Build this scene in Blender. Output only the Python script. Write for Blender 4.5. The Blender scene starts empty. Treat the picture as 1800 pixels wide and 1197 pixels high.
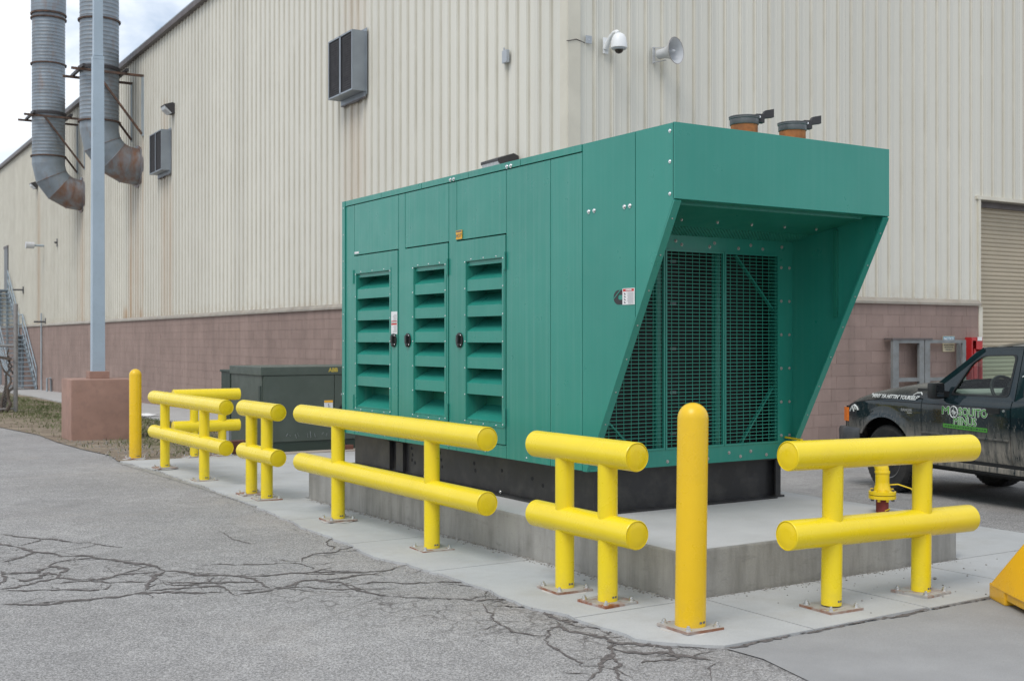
import bpy, bmesh, math, random
from mathutils import Vector, Matrix
R = math.radians
random.seed(11)

# ------------------------------------------------------------------ camera, sky, sun, exposure
scene = bpy.context.scene
cam_d = bpy.data.cameras.new('camera')
cam_d.sensor_width = 36.0
cam_d.lens = 41.2
cam_d.clip_start = 0.05
cam_d.clip_end = 3000
cam_d.dof.use_dof = True
cam_d.dof.focus_distance = 8.6
cam_d.dof.aperture_fstop = 5.6
cam = bpy.data.objects.new('camera', cam_d)
scene.collection.objects.link(cam)
cam.location = (0, 0, 1.564)
cam.rotation_euler = (R(90), 0, R(-32.35))
scene.camera = cam

SUN_EL, SUN_AZ = 55.0, 243.0          # elevation, compass-style azimuth (degrees from +Y towards +X)
world = bpy.data.worlds.new('World')
scene.world = world
world.use_nodes = True
wn, wl = world.node_tree.nodes, world.node_tree.links
wn.clear()
w_out = wn.new('ShaderNodeOutputWorld')
w_bg = wn.new('ShaderNodeBackground')
w_bg.inputs['Strength'].default_value = 0.1
sky = wn.new('ShaderNodeTexSky')
sky.sky_type = 'NISHITA'
sky.sun_disc = False
sky.sun_elevation = R(SUN_EL)
sky.sun_rotation = R(SUN_AZ)
sky.air_density = 1.0
sky.dust_density = 1.5
sky.ozone_density = 1.0
w_tc = wn.new('ShaderNodeTexCoord')
w_map = wn.new('ShaderNodeMapping')
w_map.inputs['Scale'].default_value = (1.0, 1.0, 2.2)
w_n = wn.new('ShaderNodeTexNoise')
w_n.inputs['Scale'].default_value = 3.2
w_n.inputs['Detail'].default_value = 7
w_n.inputs['Roughness'].default_value = 0.55
w_n.inputs['Distortion'].default_value = 0.6
w_r = wn.new('ShaderNodeValToRGB')
w_r.color_ramp.elements[0].position = 0.40
w_r.color_ramp.elements[0].color = (0.30, 0.30, 0.30, 1)
w_r.color_ramp.elements[1].position = 0.57
w_r.color_ramp.elements[1].color = (1, 1, 1, 1)
w_mix = wn.new('ShaderNodeMixRGB')
w_mix.inputs['Color2'].default_value = (7.3, 7.7, 8.2, 1)      # bright overcast cloud
wl.new(w_tc.outputs['Generated'], w_map.inputs['Vector'])
wl.new(w_map.outputs['Vector'], w_n.inputs['Vector'])
wl.new(w_n.outputs['Fac'], w_r.inputs['Fac'])
wl.new(w_r.outputs['Color'], w_mix.inputs['Fac'])
wl.new(sky.outputs['Color'], w_mix.inputs['Color1'])
wl.new(w_mix.outputs['Color'], w_bg.inputs['Color'])
wl.new(w_bg.outputs['Background'], w_out.inputs['Surface'])

sun_d = bpy.data.lights.new('sun', 'SUN')
sun_d.energy = 1.1
sun_d.angle = R(28)
sun_d.color = (1.0, 0.965, 0.91)
sun = bpy.data.objects.new('sun', sun_d)
scene.collection.objects.link(sun)
_az, _el = R(SUN_AZ), R(SUN_EL)
_to = Vector((math.sin(_az) * math.cos(_el), math.cos(_az) * math.cos(_el), math.sin(_el)))
sun.rotation_euler = _to.to_track_quat('Z', 'Y').to_euler()
sun.location = (0, 0, 30)

scene.view_settings.view_transform = 'Standard'
scene.view_settings.look = 'None'
scene.view_settings.gamma = 1
scene.view_settings.use_curve_mapping = False
scene.view_settings.exposure = 0.6
scene.render.engine = 'CYCLES'
scene.cycles.use_denoising = True
scene.cycles.max_bounces = 4
scene.cycles.diffuse_bounces = 3
scene.cycles.glossy_bounces = 3
scene.cycles.transparent_max_bounces = 8
COL = scene.collection

# ------------------------------------------------------------------ helpers
def gz(x, y):
    """height of the yard: level near the pad, falling 1.5 % away from it"""
    d = min(.5351 * x + .8448 * y, 90.0)
    t = (d - 9) / 1.5
    return -0.0225 * (math.log1p(math.exp(t)) if t < 30 else t)

def empty(name, loc=(0, 0, 0), rz=0.0):
    o = bpy.data.objects.new(name, None)
    o.empty_display_size = 0.2
    o.location = loc
    o.rotation_euler = (0, 0, rz)
    COL.objects.link(o)
    return o

def tag(o, label=None, cat=None, group=None, kind=None):
    if label: o['label'] = label
    if cat: o['category'] = cat
    if group: o['group'] = group
    if kind: o['kind'] = kind
    return o

class MB:
    """collects shapes, then links them as one mesh object"""
    def __init__(s):
        s.v, s.f = [], []
    def add(s, vs, fs):
        n = len(s.v)
        s.v += [tuple(p) for p in vs]
        s.f += [tuple(i + n for i in f) for f in fs]
        return s
    def box(s, x0, x1, y0, y1, z0, z1, bev=0.0):
        if bev > 0:
            bm = bmesh.new()
            bmesh.ops.create_cube(bm, size=1)
            for v in bm.verts:
                v.co = Vector(((x0 + x1) / 2 + v.co.x * (x1 - x0), (y0 + y1) / 2 + v.co.y * (y1 - y0), (z0 + z1) / 2 + v.co.z * (z1 - z0)))
            bmesh.ops.bevel(bm, geom=bm.edges[:], offset=bev, segments=2, profile=.7, affect='EDGES')
            bm.verts.index_update()
            s.add([v.co.copy() for v in bm.verts], [[v.index for v in f.verts] for f in bm.faces])
            bm.free()
            return s
        vs = [(x, y, z) for z in (z0, z1) for y in (y0, y1) for x in (x0, x1)]
        return s.add(vs, [(0, 2, 3, 1), (4, 5, 7, 6), (0, 1, 5, 4), (2, 6, 7, 3), (0, 4, 6, 2), (1, 3, 7, 5)])
    def bar(s, a, b, w, h, up=(0, 0, 1)):
        """rectangular bar from a to b"""
        a, b = Vector(a), Vector(b)
        d = (b - a).normalized()
        u = Vector(up)
        if abs(d.dot(u)) > .98: u = Vector((0, 1, 0))
        sd = d.cross(u).normalized() * (w / 2)
        uu = sd.cross(d).normalized() * (h / 2)
        vs = [p + sx * sd + sy * uu for p in (a, b) for sx, sy in ((-1, -1), (1, -1), (1, 1), (-1, 1))]
        return s.add(vs, [(0, 1, 2, 3), (7, 6, 5, 4), (0, 4, 5, 1), (1, 5, 6, 2), (2, 6, 7, 3), (3, 7, 4, 0)])
    def prism(s, poly, axis, a, b):
        """poly of 2D points extruded along axis from a to b (axis 'x': poly=(y,z), 'y': (x,z), 'z': (x,y))"""
        n = len(poly)
        def P(p, t):
            return {'x': (t, p[0], p[1]), 'y': (p[0], t, p[1]), 'z': (p[0], p[1], t)}[axis]
        vs = [P(p, a) for p in poly] + [P(p, b) for p in poly]
        fs = [tuple(range(n)), tuple(range(2 * n - 1, n - 1, -1))]
        fs += [(i, (i + 1) % n, (i + 1) % n + n, i + n) for i in range(n)]
        return s.add(vs, fs)
    def lathe(s, prof, base=(0, 0, 0), axis=(0, 0, 1), n=24, cap0=True, cap1=True):
        """prof: list of (radius, t along the axis)"""
        ax = Vector(axis).normalized()
        u = ax.orthogonal().normalized()
        w = ax.cross(u)
        base = Vector(base)
        vs = []
        for r, t in prof:
            for k in range(n):
                a = 2 * math.pi * k / n
                vs.append(base + ax * t + (u * math.cos(a) + w * math.sin(a)) * r)
        fs = []
        for i in range(len(prof) - 1):
            for k in range(n):
                k2 = (k + 1) % n
                fs.append((i * n + k, i * n + k2, (i + 1) * n + k2, (i + 1) * n + k))
        if cap0: fs.append(tuple(range(n - 1, -1, -1)))
        if cap1: fs.append(tuple((len(prof) - 1) * n + k for k in range(n)))
        return s.add(vs, fs)
    def cyl(s, a, b, r, n=20, r2=None):
        a, b = Vector(a), Vector(b)
        return s.lathe([(r, 0), (r if r2 is None else r2, (b - a).length)], a, b - a, n)
    def tube(s, pts, r, n=8):
        pts = [Vector(p) for p in pts]
        rs = r if isinstance(r, (list, tuple)) else [r] * len(pts)
        vs, fs = [], []
        u = None
        for i, p in enumerate(pts):
            d = (pts[min(i + 1, len(pts) - 1)] - pts[max(i - 1, 0)]).normalized()
            if u is None: u = d.orthogonal().normalized()
            u = (u - d * u.dot(d)).normalized()
            w = d.cross(u)
            for k in range(n):
                a = 2 * math.pi * k / n
                vs.append(p + (u * math.cos(a) + w * math.sin(a)) * rs[i])
        for i in range(len(pts) - 1):
            for k in range(n):
                k2 = (k + 1) % n
                fs.append((i * n + k, i * n + k2, (i + 1) * n + k2, (i + 1) * n + k))
        fs.append(tuple(range(n - 1, -1, -1)))
        fs.append(tuple((len(pts) - 1) * n + k for k in range(n)))
        return s.add(vs, fs)
    def grid(s, rows, flip=False):
        """rows of points, all the same length"""
        m = len(rows[0])
        vs = [p for r in rows for p in r]
        fs = []
        for i in range(len(rows) - 1):
            for j in range(m - 1):
                q = (i * m + j, i * m + j + 1, (i + 1) * m + j + 1, (i + 1) * m + j)
                fs.append(q[::-1] if flip else q)
        return s.add(vs, fs)
    def mesh(s, name, off=(0, 0, 0), smooth=None):
        me = bpy.data.meshes.new(name)
        me.from_pydata([(p[0] - off[0], p[1] - off[1], p[2] - off[2]) for p in s.v], [], s.f)
        bm = bmesh.new()
        bm.from_mesh(me)
        bmesh.ops.recalc_face_normals(bm, faces=bm.faces)
        bm.to_mesh(me)
        bm.free()
        if smooth is not None:
            me.polygons.foreach_set('use_smooth', [True] * len(me.polygons))
            me.set_sharp_from_angle(angle=R(smooth))
        me.update()
        return me
    def build(s, name, m, parent=None, smooth=None, world=False):
        """world=True: the points are world coordinates and the parent is an unrotated Empty"""
        off = tuple(parent.location) if (parent is not None and world) else (0, 0, 0)
        me = s.mesh(name, off, smooth)
        me.materials.append(m)
        o = bpy.data.objects.new(name, me)
        COL.objects.link(o)
        o.parent = parent
        return o

def inst(me, name, parent, loc=(0, 0, 0), rot=(0, 0, 0), scale=(1, 1, 1)):
    o = bpy.data.objects.new(name, me)
    COL.objects.link(o)
    o.parent = parent
    o.location, o.rotation_euler, o.scale = loc, rot, scale
    return o

def copy_tree(o, parent=None):
    c = o.copy()
    COL.objects.link(c)
    c.parent = parent
    for ch in o.children:
        copy_tree(ch, c)
    return c

def text(name, body, size, m, parent, loc, rot, weight=0.0, ext=0.0006, align='CENTER', shear=0.0, sx=1.0):
    cu = bpy.data.curves.new(name, 'FONT')
    cu.body = body
    cu.size = size
    cu.offset = weight
    cu.extrude = ext
    cu.shear = shear
    cu.align_x = align
    cu.align_y = 'CENTER'
    cu.resolution_u = 3
    t = bpy.data.objects.new(name + '_tmp', cu)
    COL.objects.link(t)
    bpy.context.view_layer.update()
    me = bpy.data.meshes.new_from_object(t.evaluated_get(bpy.context.evaluated_depsgraph_get()))
    bpy.data.objects.remove(t)
    bpy.data.curves.remove(cu)
    me.name = name
    me.materials.clear()
    me.materials.append(m)
    return inst(me, name, parent, loc, rot, (sx, 1, 1))

FACE_NX = (R(90), 0, R(-90))     # sign facing -X, reads towards -Y
FACE_NY = (R(90), 0, 0)          # sign facing -Y, reads towards +X

# ------------------------------------------------------------------ materials
class NT:
    def __init__(s, name):
        s.m = bpy.data.materials.new(name)
        s.m.use_nodes = True
        s.n, s.l = s.m.node_tree.nodes, s.m.node_tree.links
        s.b = s.n['Principled BSDF']
        s.pos = s.n.new('ShaderNodeNewGeometry').outputs['Position']
    def lk(s, a, b): s.l.new(a, b)
    def mapping(s, scale=(1, 1, 1), src=None):
        k = s.n.new('ShaderNodeMapping')
        k.inputs['Scale'].default_value = scale
        s.lk(src or s.pos, k.inputs['Vector'])
        return k.outputs['Vector']
    def noise(s, scale, detail=4, rough=.55, vec=None, dist=0.0):
        k = s.n.new('ShaderNodeTexNoise')
        k.inputs['Scale'].default_value = scale
        k.inputs['Detail'].default_value = min(detail, 4)
        k.inputs['Roughness'].default_value = rough
        k.inputs['Distortion'].default_value = dist
        s.lk(vec or s.pos, k.inputs['Vector'])
        return k.outputs['Fac']
    def voro(s, scale, feature='F1', vec=None, out='Distance'):
        k = s.n.new('ShaderNodeTexVoronoi')
        k.feature = feature
        k.inputs['Scale'].default_value = scale
        s.lk(vec or s.pos, k.inputs['Vector'])
        return k.outputs[out]
    def ramp(s, fac, lo, hi, a=0.0, b=1.0):
        k = s.n.new('ShaderNodeMapRange')
        k.inputs['From Min'].default_value = lo
        k.inputs['From Max'].default_value = hi
        k.inputs['To Min'].default_value = a
        k.inputs['To Max'].default_value = b
        s.lk(fac, k.inputs['Value'])
        return k.outputs['Result']
    def math(s, op, a, b=None):
        k = s.n.new('ShaderNodeMath')
        k.operation = op
        for i, v in enumerate((a, b)):
            if v is None: continue
            if isinstance(v, (int, float)): k.inputs[i].default_value = v
            else: s.lk(v, k.inputs[i])
        return k.outputs[0]
    def xyz(s, src=None):
        k = s.n.new('ShaderNodeSeparateXYZ')
        s.lk(src or s.pos, k.inputs[0])
        return k.outputs
    def mix(s, fac, a, b, blend='MIX'):
        k = s.n.new('ShaderNodeMixRGB')
        k.blend_type = blend
        for i, v in enumerate((fac, a, b)):
            if isinstance(v, (int, float)): k.inputs[i].default_value = v
            elif isinstance(v, tuple): k.inputs[i].default_value = (*v, 1)
            else: s.lk(v, k.inputs[i])
        return k.outputs[0]
    def gain(s, col, fac):
        """multiply a colour by a scalar socket"""
        k = s.n.new('ShaderNodeVectorMath')
        k.operation = 'SCALE'
        if isinstance(col, tuple): k.inputs[0].default_value = col
        else: s.lk(col, k.inputs[0])
        s.lk(fac, k.inputs['Scale'])
        return k.outputs[0]
    def bump(s, h, dist=.01, strength=1.0):
        k = s.n.new('ShaderNodeBump')
        k.inputs['Distance'].default_value = dist
        k.inputs['Strength'].default_value = strength
        s.lk(h, k.inputs['Height'])
        s.lk(k.outputs['Normal'], s.b.inputs['Normal'])
    def done(s, col, rough=.6, metal=0.0, spec=.5, coat=0.0):
        if isinstance(col, tuple): s.b.inputs['Base Color'].default_value = (*col, 1)
        else: s.lk(col, s.b.inputs['Base Color'])
        if isinstance(rough, (int, float)): s.b.inputs['Roughness'].default_value = rough
        else: s.lk(rough, s.b.inputs['Roughness'])
        s.b.inputs['Metallic'].default_value = metal
        s.b.inputs['Specular IOR Level'].default_value = spec
        s.b.inputs['Coat Weight'].default_value = coat
        s.b.inputs['Coat Roughness'].default_value = .15
        return s.m

def paint(name, c, rough=.45, var=.08, scale=2.0, metal=0.0, spec=.5, dirt=None, damt=.5, dscale=6.0, bump=0.0, coat=0.0, obvar=0.0):
    t = NT(name)
    col = t.gain(c, t.ramp(t.noise(scale, 5), .3, .7, 1 - var, 1 + var))
    if obvar:
        oi = t.n.new('ShaderNodeObjectInfo').outputs['Random']
        col = t.gain(col, t.ramp(oi, 0, 1, 1 - obvar, 1 + obvar))
    if dirt:
        f = t.math('MULTIPLY', t.ramp(t.noise(dscale, 8, .65), .48, .72), damt)
        col = t.mix(f, col, dirt)
    if bump: t.bump(t.noise(90, 3), bump, .5)
    return t.done(col, t.ramp(t.noise(scale * 3, 4), .3, .7, max(rough - .08, .02), rough + .08), metal, spec, coat)

M = {}
# old grey asphalt: speckled aggregate, blotches, oil spots
t = NT('asphalt')
v = t.voro(150.0, out='Color')
k = t.n.new('ShaderNodeRGBToBW'); t.lk(v, k.inputs[0])
spk = t.ramp(k.outputs[0], .1, .9, .55, 1.5)
blot = t.ramp(t.noise(.55, 6, .6), .3, .72, .86, 1.12)
mid = t.ramp(t.noise(5.0, 6, .62), .3, .7, .90, 1.10)
grit = t.ramp(t.noise(55.0, 4, .75), .35, .66, .76, 1.22)
col = t.mix(t.noise(.9, 4), (.318, .306, .294), (.282, .276, .270))
col = t.gain(t.gain(t.gain(t.gain(col, spk), blot), mid), grit)
oil = t.ramp(t.noise(1.15, 3, .5, dist=.4), .66, .76)
col = t.mix(t.math('MULTIPLY', oil, .28), col, (.10, .098, .096))
X, Y, Z = t.xyz()
band = t.math('SUBTRACT', X, t.math('ADD', 1.55, t.math('MULTIPLY', t.math('SUBTRACT', 9.4, Y), .5)))
bandf = t.ramp(t.math('ABSOLUTE', band), .75, .1)
bandf = t.math('MULTIPLY', bandf, t.ramp(t.noise(1.6, 3), .28, .46))
wv = t.n.new('ShaderNodeVectorMath'); wv.operation = 'ADD'
nz = t.n.new('ShaderNodeTexNoise'); nz.inputs['Scale'].default_value = 4.0; nz.inputs['Detail'].default_value = 4
t.lk(t.pos, nz.inputs['Vector'])
nv = t.n.new('ShaderNodeVectorMath'); nv.operation = 'SCALE'; nv.inputs['Scale'].default_value = .28
t.lk(nz.outputs['Color'], nv.inputs[0]); t.lk(t.pos, wv.inputs[0]); t.lk(nv.outputs[0], wv.inputs[1])
ed = t.voro(5.5, 'DISTANCE_TO_EDGE', wv.outputs[0])
hair = t.math('MULTIPLY', t.ramp(ed, .06, .012), bandf)
hair = t.math('MULTIPLY', hair, t.ramp(t.noise(14.0, 3), .35, .6, .2, 1.0))
col = t.mix(t.math('MULTIPLY', hair, .8), col, (.095, .086, .082))
worn = t.ramp(t.noise(.8, 4, .6, dist=.8), .54, .72)
col = t.mix(t.math('MULTIPLY', worn, .35), col, (.36, .325, .29))
chip = t.ramp(t.voro(34.0), .055, .03)
chip = t.math('MULTIPLY', chip, t.ramp(t.noise(9.0, 2), .5, .6))
col = t.mix(t.math('MULTIPLY', chip, .7), col, (.55, .54, .52))
t.bump(t.math('ADD', spk, t.math('MULTIPLY', grit, 1.4)), .004, .6)
M['asphalt'] = t.done(col, .9, spec=.3)
# smoother newer patch
t = NT('patch_asphalt')
col = t.gain((.285, .283, .28), t.ramp(t.noise(2.0, 7, .6), .3, .7, .88, 1.1))
col = t.gain(col, t.ramp(t.noise(240.0, 2), .3, .7, .84, 1.16))
t.bump(t.noise(180.0, 2), .002, .5)
M['patch'] = t.done(col, .9, spec=.3)
t = NT('crack_fill')
col = t.gain((.118, .107, .102), t.ramp(t.noise(30.0, 5), .3, .7, .6, 1.7))
gap = t.ramp(t.noise(22.0, 5, .7), .22, .38)
trs = t.n.new('ShaderNodeBsdfTransparent')
mxs = t.n.new('ShaderNodeMixShader')
M['crack'] = t.done(col, .95, spec=.1)
t.lk(gap, mxs.inputs[0]); t.lk(trs.outputs[0], mxs.inputs[1]); t.lk(t.b.outputs[0], mxs.inputs[2])
t.lk(mxs.outputs[0], t.n['Material Output'].inputs['Surface'])
# light sidewalk concrete
def concrete(name, c, stain, streak=False, pits=True):
    t = NT(name)
    col = t.gain(c, t.ramp(t.noise(1.4, 7, .62), .3, .7, .9, 1.08))
    col = t.gain(col, t.ramp(t.noise(120.0, 3, .6), .3, .7, .94, 1.06))
    col = t.mix(t.math('MULTIPLY', t.ramp(t.noise(3.2, 8, .66), .5, .75), .55), col, stain)
    if streak:
        sv = t.mapping((5.0, 5.0, .7))
        col = t.mix(t.math('MULTIPLY', t.ramp(t.noise(2.0, 6, .6, sv), .42, .66), .7), col, stain)
        col = t.mix(t.math('MULTIPLY', t.ramp(t.noise(1.7, 4, .6), .52, .68), .35), col, tuple(a * 1.3 for a in c))
        col = t.mix(t.math('MULTIPLY', t.ramp(t.noise(5.0, 4, .7, t.mapping((1.0, 1.0, 3.0))), .58, .70), .4), col, tuple(a * .5 for a in c))
    h = t.noise(60.0, 5)
    if pits:
        p = t.ramp(t.voro(38.0), .11, .06)
        p = t.math('MULTIPLY', p, t.ramp(t.noise(6.0, 2), .5, .62))
        col = t.mix(t.math('MULTIPLY', p, .6), col, tuple(a * .35 for a in c))
        h = t.math('SUBTRACT', h, p)
    t.bump(h, .003, .5)
    return t.done(col, .85, spec=.3)
M['walk'] = concrete('sidewalk_concrete', (.425, .432, .428), (.36, .35, .325), pits=False)
M['walk2'] = concrete('wall_walk_concrete', (.40, .395, .385), (.33, .32, .30), pits=False)
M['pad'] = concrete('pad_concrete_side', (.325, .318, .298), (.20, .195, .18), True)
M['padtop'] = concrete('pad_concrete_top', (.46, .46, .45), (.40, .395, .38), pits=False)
M['tpad'] = concrete('transformer_pad_concrete', (.42, .37, .32), (.33, .29, .25), pits=False)
# painted block
t = NT('painted_block')
oi = t.n.new('ShaderNodeObjectInfo').outputs['Random']
col = t.gain((.287, .21, .182), t.ramp(oi, 0, 1, .95, 1.05))
col = t.gain(col, t.ramp(t.noise(1.1, 6, .6), .3, .7, .86, 1.12))
sv = t.mapping((2.2, 2.2, .22))
st = t.ramp(t.noise(2.0, 7, .62, sv), .46, .74)
col = t.mix(t.math('MULTIPLY', st, .55), col, (.20, .15, .13))
sp = t.ramp(t.noise(7.0, 5, .7), .66, .74)
col = t.mix(t.math('MULTIPLY', sp, .22), col, (.40, .35, .33))
t.bump(t.noise(55.0, 5, .7), .006, .7)
M['block'] = t.done(col, .85, spec=.25)
# cream metal siding with grime streaks and rust runs below the ducts
t = NT('cream_siding')
oi = t.n.new('ShaderNodeObjectInfo').outputs['Random']
col = t.gain((.65, .632, .56), t.ramp(oi, 0, 1, .95, 1.05))
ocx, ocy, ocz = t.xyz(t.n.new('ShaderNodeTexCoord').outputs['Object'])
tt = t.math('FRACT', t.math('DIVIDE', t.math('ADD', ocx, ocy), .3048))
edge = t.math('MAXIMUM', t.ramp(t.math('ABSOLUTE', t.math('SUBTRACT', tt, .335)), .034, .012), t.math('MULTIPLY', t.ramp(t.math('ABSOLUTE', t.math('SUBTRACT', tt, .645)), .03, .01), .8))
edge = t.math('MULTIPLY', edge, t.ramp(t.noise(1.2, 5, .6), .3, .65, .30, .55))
col = t.mix(edge, col, (.30, .27, .20))  # brown rib-foot lines: dirt, plus painted shade of the rib sides
sv = t.mapping((4.0, 4.0, .10))
gr = t.ramp(t.noise(2.4, 6, .6, sv), .46, .76)
col = t.mix(t.math('MULTIPLY', gr, .12), col, (.46, .42, .34))
X, Y, Z = t.xyz()
def run(y0, w, ztop, zbot, amt):
    f = t.ramp(t.math('ABSOLUTE', t.math('SUBTRACT', Y, y0)), w, 0.0)
    f = t.math('MULTIPLY', f, t.ramp(Z, ztop, ztop - .25))
    f = t.math('MULTIPLY', f, t.ramp(Z, zbot, ztop, 1.0, .55))
    sv2 = t.mapping((9.0, 9.0, .35))
    f = t.math('MULTIPLY', f, t.ramp(t.noise(2.0, 5, .6, sv2), .22, .52))
    return t.math('MULTIPLY', f, amt)
rs = run(36.75, .12, 9.6, 2.0, .8)
for a in ((38.2, .40, 7.2, 2.0, .6), (37.4, .55, 6.6, 3.6, .35), (46.3, .16, 7.0, 2.0, .8), (45.6, .6, 6.7, 4.6, .4), (54.6, .6, 8.2, 6.2, .4), (38.9, .5, 2.75, 2.1, .9), (36.9, .3, 2.7, 2.1, .8), (20.7, .75, 10.6, 7.4, .30), (20.6, .6, 6.2, 4.9, .16), (34.2, .6, 8.7, 7.7, .3), (33.6, .35, 6.3, 4.6, .35)):
    rs = t.math('MAXIMUM', rs, run(*a))
col = t.mix(rs, col, (.36, .19, .075))
foot = t.math('MULTIPLY', t.ramp(Z, 2.55, 2.2), t.ramp(t.noise(5.0, 6, .65), .42, .7))
col = t.mix(t.math('MULTIPLY', foot, .45), col, (.40, .30, .18))
M['siding'] = t.done(col, .55, spec=.35)
M['trim'] = paint('cream_trim', (.60, .565, .47), .5, .08)
M['flash'] = paint('drip_flashing', (.30, .27, .225), .5, .15, dirt=(.25, .19, .13))
M['eave'] = paint('bronze_eave_trim', (.105, .088, .085), .5, .15)
M['dark'] = paint('dark_void', (.012, .012, .013), .8, .1)
M['interior'] = paint('building_core', (.25, .24, .22), .9)
# generator paint
def green(name, c, fade):
    t = NT(name)
    oi = t.n.new('ShaderNodeObjectInfo').outputs['Random']
    col = t.gain(c, t.ramp(oi, 0, 1, .97, 1.03))
    col = t.gain(col, t.ramp(t.noise(1.3, 5, .55), .3, .7, .95, 1.05))
    sv = t.mapping((14.0, 14.0, .25))
    f = t.math('MULTIPLY', t.ramp(t.noise(2.0, 6, .65, sv), .44, .74), fade)
    col = t.mix(f, col, (.16, .33, .29))
    t.bump(t.noise(1.3, 2), .02, .35)
    return t.done(col, t.ramp(t.noise(6.0, 5), .3, .7, .27, .38), spec=.5)
M['green'] = green('generator_green', (.022, .240, .186), .08)
M['greenw'] = green('generator_green_weathered', (.026, .240, .186), .26)
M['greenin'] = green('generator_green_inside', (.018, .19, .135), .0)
M['wire'] = paint('grille_wire_green', (.035, .30, .22), .45, .1)
M['skid'] = paint('black_skid_steel', (.022, .022, .024), .38, .2, 3, dirt=(.09, .085, .075), damt=.35)
M['fin'] = paint('radiator_black', (.008, .008, .009), .7)
M['bolt'] = paint('zinc_bolt', (.72, .72, .72), .3, .1, metal=1.0)
M['boltdull'] = paint('dull_bolt', (.44, .42, .40), .5, .2, 20, metal=.5)
M['blackp'] = paint('black_plastic', (.016, .016, .017), .4, .1)
M['rustpipe'] = paint('rusted_exhaust', (.36, .125, .035), .75, .3, 14, dirt=(.16, .055, .02), damt=.8, bump=.003)
M['greysteel'] = paint('grey_steel_band', (.14, .145, .15), .45, .2, 8, metal=.6, dirt=(.09, .06, .04), damt=.4)
# yellow sleeves
def yellow(name, c, c2):
    t = NT(name)
    X, Y, Z = t.xyz()
    col = t.gain(c, t.ramp(t.noise(2.2, 4), .3, .7, .96, 1.04))
    f = t.math('MULTIPLY', t.ramp(t.noise(8.0, 8, .7), .58, .78), .35)
    col = t.mix(f, col, c2)
    sc = t.mapping((3.0, 3.0, 40.0))
    f2 = t.math('MULTIPLY', t.ramp(t.noise(6.0, 3, .6, sc), .62, .70), .07)
    col = t.mix(f2, col, tuple(a * .6 for a in c))
    low = t.math('MULTIPLY', t.ramp(Z, .22, -.02), t.ramp(t.noise(12.0, 4, .7), .38, .65))
    col = t.mix(t.math('MULTIPLY', low, .28), col, (.30, .24, .12))
    scf = t.math('MULTIPLY', t.ramp(t.noise(17.0, 4, .75, t.mapping((1.0, 1.0, .35))), .68, .75), .2)
    col = t.mix(scf, col, tuple(a * .55 + .08 for a in c))
    return t.done(col, t.ramp(t.noise(7.0, 5), .3, .7, .22, .38), spec=.5)
M['yellow'] = yellow('yellow_sleeve', (.82, .63, .015), (.72, .53, .03))
M['yellowb'] = yellow('yellow_bollard_sleeve', (.78, .49, .008), (.66, .42, .02))
M['yellowcap'] = yellow('yellow_end_cap', (.78, .58, .01), (.74, .52, .015))
M['yellowp'] = yellow('yellow_plastic', (.80, .44, .012), (.62, .34, .02))
M['yellowgas'] = yellow('yellow_gas_paint', (.78, .55, .01), (.55, .36, .04))
M['capgroove'] = paint('cap_groove', (.42, .24, .01), .6)
t = NT('galvanised_plate')
col = t.gain((.45, .44, .42), t.ramp(t.noise(9.0, 6), .3, .7, .8, 1.15))
col = t.mix(t.ramp(t.noise(5.0, 6, .7), .44, .62), col, (.27, .085, .03))
M['plate'] = t.done(col, .6, .3)
t = NT('rusty_plate')
col = t.gain((.43, .41, .38), t.ramp(t.noise(9.0, 6), .3, .7, .8, 1.15))
geo = t.n.new('ShaderNodeNewGeometry')
nx_, ny_, nz_ = t.xyz(geo.outputs['Normal'])
side = t.ramp(nz_, .9, .3)
f = t.math('MAXIMUM', t.ramp(t.noise(11.0, 6, .7), .57, .68), t.math('MULTIPLY', side, t.ramp(t.noise(6.0, 4), .4, .58, .2, .9)))
col = t.mix(f, col, (.25, .085, .03))
M['rustplate'] = t.done(col, .65, .2)
M['grout'] = paint('grout_smear', (.50, .485, .46), .9, .15, 14)
# ducts
def galv(name, rust):
    t = NT(name)
    col = t.gain((.235, .275, .31), t.ramp(t.noise(2.6, 6), .3, .7, .82, 1.14))
    sv = t.mapping((2.0, 2.0, .5))
    f = t.ramp(t.noise(1.6, 7, .65, sv), .50 - rust, .80 - rust)
    col = t.mix(t.math('MULTIPLY', f, .85), col, (.22, .095, .04))
    f2 = t.ramp(t.noise(4.0, 6, .65), .5, .7)
    col = t.mix(t.math('MULTIPLY', f2, .28), col, (.24, .22, .19))
    zz = t.xyz()[2]
    ln = t.math('FRACT', t.math('DIVIDE', t.math('SUBTRACT', zz, 8.34), .125))
    ln = t.math('MULTIPLY', t.ramp(t.math('ABSOLUTE', t.math('SUBTRACT', ln, .12)), .16, .06), t.ramp(zz, 8.3, 8.35))
    col = t.mix(t.math('MULTIPLY', ln, .5), col, (.16, .13, .11))
    return t.done(col, .5, .35)
M['galv'] = galv('galvanised_duct', -.06)
M['galvrust'] = galv('galvanised_duct_rusting', .15)
M['rustiron'] = paint('rusty_angle_iron', (.085, .055, .042), .8, .35, 7, dirt=(.20, .10, .06), damt=.8)
M['blackiron'] = paint('black_angle_iron', (.035, .032, .034), .6, .2)
M['alu'] = paint('mill_aluminium', (.27, .30, .33), .45, .12, metal=.3)
M['screen'] = paint('vent_screen', (.055, .052, .055), .7, .25, 9)
M['pole'] = paint('blue_grey_pole', (.35, .43, .50), .45, .06, 1.5, dirt=(.27, .33, .38), damt=.4)
M['brown'] = paint('brown_painted_concrete', (.33, .20, .155), .85, .12, 2.5, dirt=(.22, .14, .115), damt=.5, bump=.004)
M['galvrail'] = paint('galvanised_rail', (.36, .41, .44), .5, .12, metal=.2)
M['stair'] = paint('blue_grey_stair_paint', (.27, .325, .365), .55, .12)
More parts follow.
